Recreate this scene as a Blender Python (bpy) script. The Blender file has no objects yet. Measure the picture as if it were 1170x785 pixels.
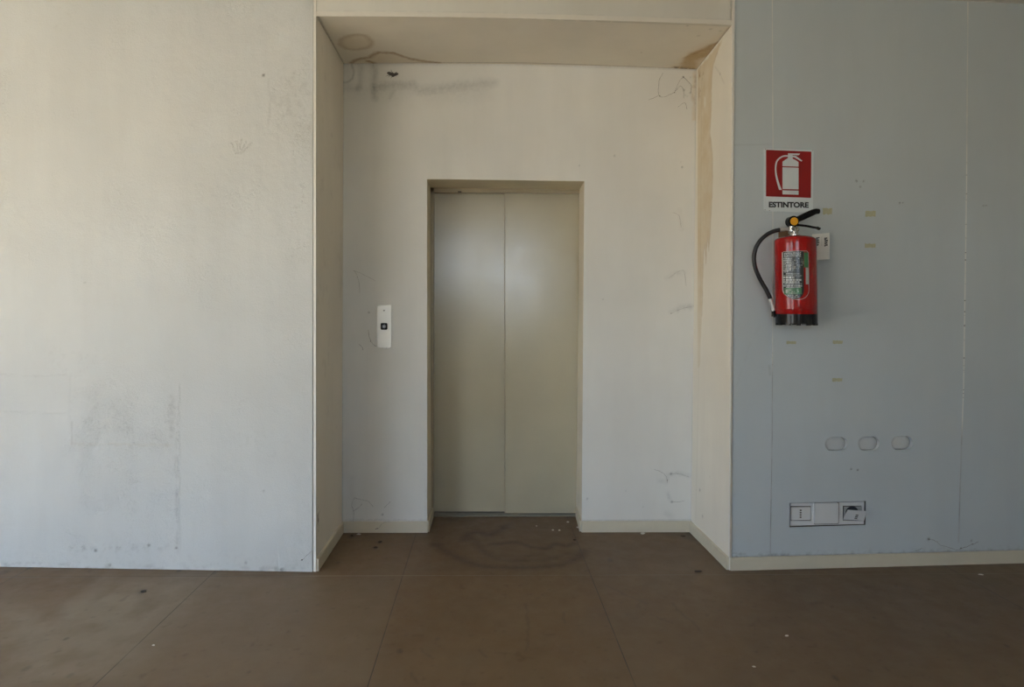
import bpy, bmesh, math, random
import numpy as np
from mathutils import Matrix, Vector

random.seed(7)
C = bpy.context.scene.collection
PI = math.pi

# ------------------------------------------------------------------ camera
FPX, W, H = 740.0, 1170.0, 785.0
CAM_D, CAM_H = 3.14, 1.25
yaw, pitch, roll = (math.radians(a) for a in (1.341, 0.829, 0.340))
fw = np.array([math.sin(yaw)*math.cos(pitch), math.cos(yaw)*math.cos(pitch), -math.sin(pitch)])
r0 = np.array([math.cos(yaw), -math.sin(yaw), 0.0])
u0 = np.cross(r0, fw)
cr = r0*math.cos(roll) + u0*math.sin(roll)
cu = u0*math.cos(roll) - r0*math.sin(roll)
CP = np.array([0.0, -CAM_D, CAM_H])
OX, OY = 571.90, 370.24

cam = bpy.data.cameras.new('camera')
cam.sensor_width = 36.0
cam.sensor_fit = 'HORIZONTAL'
cam.lens = FPX/W*36.0
cam.shift_x = (W/2 - OX)/W
cam.shift_y = (OY - H/2)/W
cam.clip_start = 0.05
camo = bpy.data.objects.new('camera', cam)
C.objects.link(camo)
M = Matrix.Identity(4)
for i in range(3):
    M[i][0], M[i][1], M[i][2], M[i][3] = cr[i], cu[i], -fw[i], CP[i]
camo.matrix_world = M
bpy.context.scene.camera = camo


def unp(x, y, n, p0):
    """the point of a plane that a measured photo position falls on"""
    v = cr*(x-OX)/FPX - cu*(y-OY)/FPX + fw
    n = np.array(n, float)
    return CP + v*(((np.array(p0, float)-CP) @ n)/(v @ n))


def on_floor(x, y):
    return unp(x, y, (0, 0, 1), (0, 0, 0))


def on_y(x, y, d):
    return unp(x, y, (0, 1, 0), (0, d, 0))


class Frame:
    """upright plane: local x along it, local y into it, local z up"""
    def __init__(s, origin, ang):
        s.o = np.array(origin, float)
        s.a = ang
        s.u = np.array([math.cos(ang), math.sin(ang), 0])
        s.v = np.array([-math.sin(ang), math.cos(ang), 0])

    def loc(s, x, y, w=0.0):
        """local (x, z) of a measured position at distance w in front of the plane"""
        p = unp(x, y, s.v, s.o - s.v*w) - s.o
        return np.array([p @ s.u, p[2]])

    def world(s, x, y, z):
        return s.o + s.u*x + s.v*y + np.array([0, 0, z])


def wall_frame(pa, pb, back):
    a, b = on_floor(*pa), on_floor(*pb)
    ang = math.atan2(b[1]-a[1], b[0]-a[0])
    f = Frame(a, ang)
    f.o = f.o + f.v*back
    f.o[2] = 0
    return f


# ------------------------------------------------------------------ objects
def tag(o, label=None, cat=None, group=None, kind=None):
    if label: o['label'] = label
    if cat: o['category'] = cat
    if group: o['group'] = group
    if kind: o['kind'] = kind
    return o


def link(name, me, mats, parent=None):
    o = bpy.data.objects.new(name, me)
    C.objects.link(o)
    if not isinstance(mats, (list, tuple)): mats = [mats]
    for m in mats: me.materials.append(m)
    if parent: o.parent = parent
    return o


def empty(name, loc, rz=0.0, tilt=0.0):
    o = bpy.data.objects.new(name, None)
    o.empty_display_size = 0.05
    C.objects.link(o)
    o.location = loc
    o.rotation_euler = (0, tilt, rz)
    return o


def place(o, fr, x=0, y=0, z=0, tilt=0.0):
    o.location = fr.world(x, y, z)
    o.rotation_euler = (0, tilt, fr.a)
    return o


def done(name, bm, mats, parent=None, smooth=None, bevel=0, segs=2):
    if bevel:
        es = [e for e in bm.edges if len(e.link_faces) == 2 and e.calc_face_angle(0) > 0.6]
        bmesh.ops.bevel(bm, geom=es, offset=bevel, segments=segs, profile=0.5, affect='EDGES', clamp_overlap=True)
    bmesh.ops.recalc_face_normals(bm, faces=bm.faces[:])
    me = bpy.data.meshes.new(name)
    bm.to_mesh(me)
    bm.free()
    if smooth is not None:
        me.polygons.foreach_set('use_smooth', [True]*len(me.polygons))
        me.set_sharp_from_angle(angle=math.radians(smooth))
    return link(name, me, mats, parent)


def box(bm, x0, x1, y0, y1, z0, z1, mi=0):
    vs = [bm.verts.new(p) for p in ((x0,y0,z0),(x1,y0,z0),(x1,y1,z0),(x0,y1,z0),(x0,y0,z1),(x1,y0,z1),(x1,y1,z1),(x0,y1,z1))]
    for f in ((0,3,2,1),(4,5,6,7),(0,1,5,4),(1,2,6,5),(2,3,7,6),(3,0,4,7)):
        bm.faces.new([vs[i] for i in f]).material_index = mi
    return vs


def hexa(bm, front, back):
    """solid between two quads given in the same order"""
    a = [bm.verts.new(p) for p in front]
    b = [bm.verts.new(p) for p in back]
    bm.faces.new(a); bm.faces.new(b[::-1])
    for i in range(4):
        j = (i+1) % 4
        bm.faces.new((a[i], b[i], b[j], a[j]))


def prism(bm, poly, y0, y1, mi=0):
    """polygon in (x, z) given thickness along y"""
    a = [bm.verts.new((p[0], y0, p[1])) for p in poly]
    b = [bm.verts.new((p[0], y1, p[1])) for p in poly]
    fs = [bm.faces.new(a), bm.faces.new(b[::-1])]
    n = len(poly)
    for i in range(n):
        j = (i+1) % n
        fs.append(bm.faces.new((a[i], b[i], b[j], a[j])))
    for f in fs: f.material_index = mi


def rrect(x0, x1, z0, z1, r, n=5):
    out = []
    for cx, cz, s in ((x1-r, z1-r, 0), (x0+r, z1-r, 1), (x0+r, z0+r, 2), (x1-r, z0+r, 3)):
        for k in range(n+1):
            a = (s + k/n)*PI/2
            out.append((cx+r*math.cos(a), cz+r*math.sin(a)))
    return out


def catmull(pts, n=8):
    P = [np.array(p, float) for p in pts]
    P = [2*P[0]-P[1]] + P + [2*P[-1]-P[-2]]
    out = []
    for i in range(1, len(P)-2):
        for k in range(n):
            t = k/n
            out.append(0.5*((2*P[i]) + (P[i+1]-P[i-1])*t + (2*P[i-1]-5*P[i]+4*P[i+1]-P[i+2])*t*t
                            + (3*P[i]-P[i-1]-3*P[i+1]+P[i+2])*t**3))
    out.append(P[-2])
    return out


def tube(bm, pts, rad, n=10, flat=1.0, mi=0):
    """sweep; rad a number or one per point; flat squeezes along the y axis"""
    pts = [Vector(p) for p in pts]
    m = len(pts)
    rads = rad if hasattr(rad, '__len__') else [rad]*m
    prev = None
    up = Vector((0, 1, 0))
    for i, p in enumerate(pts):
        t = (pts[min(i+1, m-1)] - pts[max(i-1, 0)]).normalized()
        s = t.cross(up)
        if s.length < 1e-3: s = t.cross(Vector((1, 0, 0)))
        s.normalize()
        q = s.cross(t).normalized()
        ring = [bm.verts.new(p + s*(rads[i]*math.cos(2*PI*k/n)) + q*(rads[i]*flat*math.sin(2*PI*k/n))) for k in range(n)]
        if prev:
            for k in range(n):
                bm.faces.new((prev[k], prev[(k+1) % n], ring[(k+1) % n], ring[k])).material_index = mi
        else:
            bm.faces.new(ring[::-1]).material_index = mi
        prev = ring
    bm.faces.new(prev).material_index = mi


def lathe(bm, prof, cx=0, cy=0, n=48, mi=0):
    rings = []
    for r, z in prof:
        if r < 1e-6:
            rings.append([bm.verts.new((cx, cy, z))])
        else:
            rings.append([bm.verts.new((cx+r*math.cos(2*PI*k/n), cy+r*math.sin(2*PI*k/n), z)) for k in range(n)])
    for a, b in zip(rings, rings[1:]):
        for k in range(n):
            k2 = (k+1) % n
            if len(a) == 1 and len(b) == 1: continue
            if len(a) == 1: f = bm.faces.new((a[0], b[k2], b[k]))
            elif len(b) == 1: f = bm.faces.new((a[k], a[k2], b[0]))
            else: f = bm.faces.new((a[k], a[k2], b[k2], b[k]))
            f.material_index = mi


def cyl_y(bm, x, z, r, y0, y1, n=24, mi=0):
    prism(bm, [(x+r*math.cos(2*PI*k/n), z+r*math.sin(2*PI*k/n)) for k in range(n)], y0, y1, mi)


def text_geo(txt, bold=0.0):
    cu_ = bpy.data.curves.new('t', 'FONT')
    cu_.body = txt
    cu_.offset = bold
    cu_.resolution_u = 4
    o = bpy.data.objects.new('t', cu_)
    C.objects.link(o)
    dg = bpy.context.evaluated_depsgraph_get()
    me = bpy.data.meshes.new_from_object(o.evaluated_get(dg))
    vs = np.array([v.co[:] for v in me.vertices])
    fs = [tuple(p.vertices) for p in me.polygons]
    bpy.data.objects.remove(o); bpy.data.curves.remove(cu_); bpy.data.meshes.remove(me)
    vs[:, :2] -= vs[:, :2].min(0)
    vs[:, :2] /= vs[:, :2].max(0)
    return vs[:, :2], fs


def curve_face(outer, holes):
    """triangulated flat sheet with holes, polygons given in (x, z)"""
    cu_ = bpy.data.curves.new('c', 'CURVE')
    cu_.dimensions = '2D'; cu_.fill_mode = 'BOTH'
    for poly in [outer]+holes:
        sp = cu_.splines.new('POLY')
        sp.points.add(len(poly)-1)
        for p, q in zip(sp.points, poly): p.co = (q[0], q[1], 0, 1)
        sp.use_cyclic_u = True
    o = bpy.data.objects.new('c', cu_)
    C.objects.link(o)
    dg = bpy.context.evaluated_depsgraph_get()
    me = bpy.data.meshes.new_from_object(o.evaluated_get(dg))
    vs = [(v.co[0], v.co[1]) for v in me.vertices]
    fs = [tuple(p.vertices) for p in me.polygons]
    bpy.data.objects.remove(o); bpy.data.curves.remove(cu_); bpy.data.meshes.remove(me)
    return vs, fs


# ------------------------------------------------------------------ noise and stain masks
def vnoise(x, y, seed):
    rs = np.random.RandomState(seed)
    T = rs.rand(256, 256)
    xi, yi = np.floor(x).astype(int), np.floor(y).astype(int)
    fx, fy = x-xi, y-yi
    fx, fy = fx*fx*(3-2*fx), fy*fy*(3-2*fy)
    g = lambda a, b: T[a % 256, b % 256]
    return (g(xi, yi)*(1-fx)+g(xi+1, yi)*fx)*(1-fy) + (g(xi, yi+1)*(1-fx)+g(xi+1, yi+1)*fx)*fy


def fbm(x, y, sc, seed, octv=4):
    o, a, t = 0, 1.0, 0
    for k in range(octv):
        o = o + a*vnoise(x*sc*2**k + 17.3*k, y*sc*2**k - 9.1*k, seed+k)
        t += a; a *= 0.55
    return o/t


def dpoly(x, y, pts, closed=False):
    d = np.full(x.shape, 1e9)
    pts = [np.array(p[:2], float) for p in pts]
    if closed: pts = pts+[pts[0]]
    for a, b in zip(pts, pts[1:]):
        ab = b-a
        t = np.clip(((x-a[0])*ab[0]+(y-a[1])*ab[1])/(ab@ab+1e-12), 0, 1)
        d = np.minimum(d, np.hypot(x-a[0]-ab[0]*t, y-a[1]-ab[1]*t))
    return d


def inpoly(x, y, pts):
    s = np.zeros(x.shape, bool)
    n = len(pts)
    for i in range(n):
        a, b = pts[i], pts[(i+1) % n]
        c = ((a[1] > y) != (b[1] > y))
        s ^= c & (x < (b[0]-a[0])*(y-a[1])/((b[1]-a[1]) if b[1] != a[1] else 1e-9)+a[0])
    return s


def line(x, y, pts, w, soft=None, closed=False):
    d = dpoly(x, y, pts, closed)
    s = soft if soft else w*0.6
    return np.clip((w+s-d)/(2*s), 0, 1)


def area(x, y, pts, soft):
    d = dpoly(x, y, pts, True)*np.where(inpoly(x, y, pts), 1, -1)
    return np.clip(0.5+d/(2*soft), 0, 1)


def sheet(us, vs, mp):
    """vertices and quads of a grid; mp maps arrays (u, v) to (x, y, z)"""
    U, V = np.meshgrid(us, vs)
    X, Y, Z = mp(U.ravel(), V.ravel())
    co = np.stack([X, Y, Z], 1)
    nu, nv = len(us), len(vs)
    i = np.arange(nv-1)[:, None]*nu + np.arange(nu-1)[None, :]
    q = np.stack([i, i+1, i+nu+1, i+nu], -1).reshape(-1, 4)
    return co, q


def sheet_obj(name, co, quads, masks, mats, extra_v=(), extra_f=(), flip=False, parent=None):
    """one mesh of a fine stained sheet plus plain faces around it; masks (n, 4) become the stain attribute"""
    if flip: quads = quads[:, ::-1]
    n = len(co)
    ev = np.array(extra_v, float).reshape(-1, 3)
    allv = np.vstack([co, ev])
    me = bpy.data.meshes.new(name)
    nf = len(quads)
    tot = [4]*nf + [len(f) for f in extra_f]
    idx = list(quads.ravel()) + [n+i for f in extra_f for i in f]
    me.vertices.add(len(allv)); me.vertices.foreach_set('co', allv.ravel().astype(np.float32))
    me.loops.add(len(idx)); me.loops.foreach_set('vertex_index', np.array(idx, np.int32))
    me.polygons.add(len(tot))
    me.polygons.foreach_set('loop_start', np.concatenate([[0], np.cumsum(tot)[:-1]]).astype(np.int32))
    me.update(calc_edges=True)
    me.validate()
    at = me.attributes.new('stain', 'FLOAT_COLOR', 'POINT')
    full = np.zeros((len(allv), 4), np.float32)
    full[:n] = masks
    at.data.foreach_set('color', full.ravel())
    return link(name, me, mats, parent)


# ------------------------------------------------------------------ materials
class Nt:
    def __init__(s, name):
        s.m = bpy.data.materials.new(name)
        s.m.use_nodes = True
        s.t = s.m.node_tree
        s.b = s.t.nodes['Principled BSDF']

    def n(s, kind, **kw):
        nd = s.t.nodes.new(kind)
        for k, v in kw.items():
            if k.startswith('_'): setattr(nd, k[1:], v)
        return nd

    def put(s, sock, v):
        if hasattr(v, 'is_linked') or hasattr(v, 'links'): s.t.links.new(v, sock)
        elif isinstance(v, (tuple, list)) and len(v) == 3 and sock.type == 'RGBA': sock.default_value = (*v, 1)
        else: sock.default_value = v

    def math(s, op, a, b=0.0, c=None, clamp=False):
        nd = s.n('ShaderNodeMath', _operation=op, _use_clamp=clamp)
        s.put(nd.inputs[0], a); s.put(nd.inputs[1], b)
        if c is not None: s.put(nd.inputs[2], c)
        return nd.outputs[0]

    def mix(s, f, a, b, mode='MIX'):
        nd = s.n('ShaderNodeMix', _data_type='RGBA', _blend_type=mode)
        s.put(nd.inputs[0], f); s.put(nd.inputs[6], a); s.put(nd.inputs[7], b)
        return nd.outputs[2]

    def coord(s):
        return s.n('ShaderNodeTexCoord').outputs['Object']

    def noise(s, scale, detail=3.0, rough=0.5, vec=None, dist=0.0):
        nd = s.n('ShaderNodeTexNoise')
        s.put(nd.inputs['Scale'], scale); s.put(nd.inputs['Detail'], detail)
        s.put(nd.inputs['Roughness'], rough); s.put(nd.inputs['Distortion'], dist)
        s.put(nd.inputs['Vector'], vec if vec is not None else s.coord())
        return nd.outputs['Fac']

    def remap(s, v, a, b, c=0.0, d=1.0):
        nd = s.n('ShaderNodeMapRange')
        for k, q in zip(range(5), (v, a, b, c, d)): s.put(nd.inputs[k], q)
        return nd.outputs[0]

    def scale_vec(s, v3):
        nd = s.n('ShaderNodeMapping')
        s.put(nd.inputs['Vector'], s.coord()); nd.inputs['Scale'].default_value = v3
        return nd.outputs[0]

    def bump(s, h, strength=0.3, dist=0.01, normal=None):
        nd = s.n('ShaderNodeBump')
        s.put(nd.inputs['Height'], h); s.put(nd.inputs['Strength'], strength); s.put(nd.inputs['Distance'], dist)
        if normal is not None: s.put(nd.inputs['Normal'], normal)
        return nd.outputs[0]

    def set(s, **kw):
        for k, v in kw.items():
            s.put(s.b.inputs[{'col': 'Base Color', 'rough': 'Roughness', 'metal': 'Metallic', 'normal': 'Normal',
                              'spec': 'Specular IOR Level', 'coat': 'Coat Weight', 'coatr': 'Coat Roughness'}[k]], v)
        return s.m


def plain(name, col, rough=0.5, metal=0.0, var=0.06, scale=25, bump=0.0, bscale=200, coat=0.0, spec=0.5):
    t = Nt(name)
    f = t.noise(scale, 4)
    c = t.mix(f, tuple(x*(1-var) for x in col), tuple(min(1, x*(1+var)) for x in col))
    t.set(col=c, rough=t.remap(t.noise(scale*2.3, 3), 0.3, 0.7, max(0.02, rough-0.06), rough+0.06), metal=metal)
    t.set(spec=spec)
    if coat: t.set(coat=coat, coatr=0.08)
    if bump: t.set(normal=t.bump(t.noise(bscale, 3), bump, 0.002))
    return t.m


def plaster(name, col, var=0.05, rough=0.75, bump=0.25, grain=160, wash=(0.56, 0.43, 0.24), edge=(0.30, 0.175, 0.075),
            dirt=(0.13, 0.125, 0.115), relief=1.0, spec=0.3):
    """painted plaster; stain attribute: R pale water wash, G dark water edge, B grey dirt, A rough patch"""
    t = Nt(name)
    at = t.n('ShaderNodeAttribute', _attribute_name='stain')
    sp = t.n('ShaderNodeSeparateColor')
    t.put(sp.inputs[0], at.outputs['Color'])
    R, G, B, A = sp.outputs[0], sp.outputs[1], sp.outputs[2], at.outputs['Alpha']
    big = t.noise(1.7, 4, 0.55)
    mid = t.noise(9, 5, 0.6)
    vert = t.noise(3.5, 4, 0.6, t.scale_vec((2.2, 2.2, 0.35)))
    c = t.mix(t.remap(big, 0.3, 0.7), tuple(x*(1-var) for x in col), tuple(min(1, x*(1+var)) for x in col))
    c = t.mix(t.math('MULTIPLY', t.remap(vert, 0.45, 0.75), 0.5), c, tuple(x*(1-1.6*var) for x in col))
    fine = t.noise(70, 4, 0.65)
    speck = t.remap(t.noise(230, 2, 0.5), 0.72, 0.78, 0, 0.35)
    c = t.mix(t.math('MULTIPLY', speck, t.remap(mid, 0.5, 0.7)), c, tuple(x*0.55 for x in col))
    c = t.mix(t.math('MULTIPLY', R, t.remap(mid, 0.25, 0.75, 0.6, 1.0), clamp=True), c, wash)
    c = t.mix(t.math('MULTIPLY', G, t.remap(fine, 0.3, 0.7, 0.6, 1.1), clamp=True), c, edge)
    c = t.mix(t.math('MULTIPLY', B, t.remap(fine, 0.3, 0.65, 0.55, 1.1), clamp=True), c, dirt)
    rg = t.math('MULTIPLY', A, t.remap(t.noise(48, 6, 0.7, dist=0.6), 0.35, 0.75))
    h = t.math('ADD', t.math('MULTIPLY', t.noise(grain, 3, 0.6), 0.25), t.math('MULTIPLY', mid, 0.8*relief))
    h = t.math('ADD', h, t.math('MULTIPLY', rg, 1.1))
    t.set(col=c, rough=rough, spec=spec, normal=t.bump(h, bump, 0.008))
    return t.m


M_left = plaster('white_wall_plaster', (0.545, 0.555, 0.535), bump=0.6, relief=1.2)
M_niche = plaster('niche_wall_paint', (0.70, 0.70, 0.665), bump=0.12, relief=0.3, dirt=(0.20, 0.215, 0.215))
M_lining = plaster('niche_lining_paint', (0.755, 0.715, 0.63), bump=0.10, relief=0.25, dirt=(0.09, 0.075, 0.06))
M_header = plaster('header_paint', (0.60, 0.585, 0.525), bump=0.15, relief=0.4)
M_right = plaster('blue_grey_panel_paint', (0.49, 0.54, 0.56), var=0.035, bump=0.10, relief=0.25, rough=0.6)
M_edge = plain('lining_edge_paint', (0.72, 0.70, 0.645), 0.6, var=0.05)
M_base = plain('cream_baseboard', (0.58, 0.535, 0.42), 0.45, var=0.08, scale=9)
M_room = plain('room_wall_paint', (0.72, 0.72, 0.68), 0.8)
M_ceil = plain('ceiling_paint', (0.66, 0.65, 0.60), 0.85)
M_header2 = plain('soffit_edge_paint', (0.63, 0.60, 0.53), 0.7, var=0.05)
M_gap = plain('dark_joint', (0.05, 0.047, 0.04), 0.9)

# ------------------------------------------------------------------ the planes of the room
FL = wall_frame((0, 647.5), (357.2, 653.5), 0.0)        # left wall face
FR = wall_frame((834, 652.3), (1170, 643.5), 0.012)      # right wall face
YB = 0.568                                               # niche back wall
YD = 0.850                                               # lift door frame face
CEIL = float(FR.loc(1095, 1.0)[1])
XL, XR, YK, YS = -5.0, 4.6, -4.7, 1.4                    # outer shell
SL, SR = -0.813, 1.197                                   # niche side faces (refined below)
fl_ = on_floor(391, 608.5); fl2 = on_floor(361, 652); fr_ = on_floor(789, 607); fr2 = on_floor(832, 652.5)
SL = (fl_[0]+fl2[0])/2; SR = (fr_[0]+fr2[0])/2
print('CEIL', CEIL, 'SL', SL, 'SR', SR, 'angles', math.degrees(FL.a), math.degrees(FR.a), FL.o, FR.o, fl_, fl2)


def S(o, name_label=None, cat=None):
    return tag(o, name_label, cat, kind='structure')


# ---- left wall
def build_left():
    e = FL.loc(357.3, 330)[0]
    u0_, u1_ = -2.75 + e, e
    us = np.arange(u0_, u1_-0.003, 0.007); us = np.append(us, u1_)
    vs = np.append(np.arange(0, CEIL-0.003, 0.007), CEIL)
    co, q = sheet(us, vs, lambda u, v: (u, np.zeros_like(u), v))
    x, z = co[:, 0], co[:, 2]
    L = lambda *ps: [FL.loc(*p) for p in ps]
    m = np.zeros((len(co), 4))
    nz = fbm(x, z, 14, 3); nf = fbm(x, z, 60, 11, 3)
    xw, zw = x+(nz-0.5)*0.02, z+(nf-0.5)*0.012
    rough = area(x, z, L((78, 428), (203, 455), (203, 632), (78, 630)), 0.05)
    m[:, 3] = np.maximum(m[:, 3], rough*(0.2+0.5*np.clip((nz-0.42)*4, 0, 1)))
    relief_spk = np.clip((fbm(x, z, 75, 21, 3)-0.57)*7, 0, 1)*np.clip((nz-0.4)*4, 0, 1)  # relief shadow of the rough patch, painted as faint dark speckle
    top = area(x, z, L((84, 480), (200, 462), (202, 512), (84, 508)), 0.03)
    m[:, 2] += rough*relief_spk*0.05 + top*relief_spk*0.10 + top*np.clip((nz-0.45)*3, 0, 1)*0.03
    m[:, 2] += line(xw, zw, L((80, 430), (79.5, 490)), 0.003, 0.005)*0.08
    m[:, 2] += line(xw, zw, L((81, 482), (82, 507)), 0.003, 0.004)*0.25
    m[:, 0] += line(x, zw, L((82, 507.5), (198, 508.5)), 0.0025, 0.005)*0.20
    m[:, 2] += line(x, zw, L((82, 508), (198, 509)), 0.002, 0.004)*0.10
    m[:, 2] += line(xw, z, L((196, 453), (196.5, 500)), 0.008, 0.012)*0.33*np.clip((nf-0.3)*3, 0, 1)
    m[:, 2] += line(xw, z, L((202, 500), (202.5, 622)), 0.004, 0.006)*0.30*np.clip((nz-0.35)*4, 0, 1)
    m[:, 3] += line(xw, z, L((204, 440), (204, 628)), 0.006)*0.7
    bot = line(x, z, L((82, 626), (203, 626)), 0.012, 0.015)
    m[:, 2] += bot*np.clip((nf-0.5)*6, 0, 1)*relief_spk*0.5 + bot*np.clip((nf-0.54)*8, 0, 1)*0.18
    for px, py, r, a in ((109.5, 629, 0.008, 0.8), (170, 623, 0.008, 0.55), (201.5, 626, 0.006, 0.8), (125.5, 645.5, 0.006, 0.7),
                         (301, 86, 0.006, 0.9), (281, 643, 0.008, 0.35), (97, 323, 0.006, .3), (301, 561, .005, .5), (322, 651, .01, .6), (316, 650.5, .012, .4)):
        p = FL.loc(px, py)
        m[:, 2] += np.clip((r*1.3-np.hypot(x-p[0], z-p[1]))/(r*0.6), 0, 1)*a
    # edge of the skim coat near the upper right
    pt = L((306, 90), (309, 115), (306, 143))
    m[:, 2] += line(xw, z, pt, 0.002, 0.004)*0.22
    pa = area(x, z, L((308, 95), (356, 60), (356, 170), (336, 150), (308, 143)), 0.03)
    m[:, 2] += pa*np.clip((fbm(x, z, 40, 5, 3)-0.55)*6, 0, 1)*0.14
    m[:, 3] += pa*0.55*np.clip((nz-0.4)*4, 0, 1)
    st = area(x, z, L((336, 140), (354, 140), (354, 300), (322, 330)), 0.04)
    m[:, 3] += st*0.5*np.clip((nz-0.45)*4, 0, 1)
    for k in range(5):                                    # fan of trowel nicks
        a = L((272+(k-2)*1.5, 176), (264+k*5.5, 160+abs(k-2)*2))
        m[:, 3] += line(x, z, a, 0.004)*0.9
        m[:, 2] += line(x, z, a, 0.0015, 0.003)*0.16
    for ya, yb, xe in ((470, 473, 77), (428, 428, 74)):
        m[:, 2] += line(x, zw, L((0, ya), (40, ya+1.2), (xe, yb)), 0.0015, 0.004)*0.10
        m[:, 3] += line(x, zw, L((0, ya), (40, ya+1.2), (xe, yb)), 0.006)*0.5
    m[:, 3] += np.clip((fbm(x, z, 5, 31)-0.56)*5, 0, 1)*0.35
    m[:, 2] += np.clip((fbm(x, z, 3, 77)-0.6)*5, 0, 1)*relief_spk*0.12
    # scuffed foot of the wall
    foot = np.clip(1-z/0.035, 0, 1)
    m[:, 2] += foot*np.clip((fbm(x, z*2, 30, 41, 3)-0.55)*5, 0, 1)*0.4
    m[:, 2] += np.clip(1-z/0.13, 0, 1)*np.clip((nf-0.56)*5, 0, 1)*0.12
    m[:, 2] += line(xw, zw, L((0, 643.5), (20, 643.2), (54, 643.5)), 0.002, 0.004)*0.3*(nf > 0.45)
    m[:, 2] += line(x, z, L((34, 646), (37, 640), (37, 632)), 0.002, 0.004)*0.15
    # left margin
    m[:, 3] += area(x, z, L((0, 80), (8, 80), (8, 230), (0, 230)), 0.03)*0.7
    m = np.clip(m, 0, 1)
    t = 0.1
    ev = [(XL-0.2, 0, 0), (u0_, 0, 0), (u0_, 0, CEIL), (XL-0.2, 0, CEIL),
          (u1_, 0, 0), (u1_, 0, CEIL), (u1_, t, CEIL), (u1_, t, 0), (XL-0.2, t, 0), (XL-0.2, t, CEIL)]
    ef = [(0, 1, 2, 3), (4, 7, 6, 5), (7, 8, 9, 6)]
    o = sheet_obj('wall_left', co, q, m, M_left, ev, ef)
    place(o, FL)
    S(o, 'rough white plastered wall left of the niche with a square patched mark', 'wall')


build_left()

# ---- right wall with its cut-outs
CAPS = [((942.6, 968.4), (499.6, 515.1)), ((980.2, 1005.0), (499.0, 514.8)), ((1018.4, 1042.9), (498.5, 514.0))]


def stadium(x0, x1, z0, z1, n=10):
    return rrect(x0, x1, z0, z1, (z1-z0)/2-1e-4, n)


cap_rects = []
for (xa, xb), (ya, yb) in CAPS:
    a, b = FR.loc(xa, (ya+yb)/2)[0], FR.loc(xb, (ya+yb)/2)[0]
    z1, z0 = FR.loc((xa+xb)/2, ya)[1], FR.loc((xa+xb)/2, yb)[1]
    cap_rects.append((a, b, z0, z1))
SOC = [FR.loc(*p) for p in ((902.2, 602.6), (988.8, 599.7), (989.3, 572.6), (902.2, 574.8))]   # bl br tr tl


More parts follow.
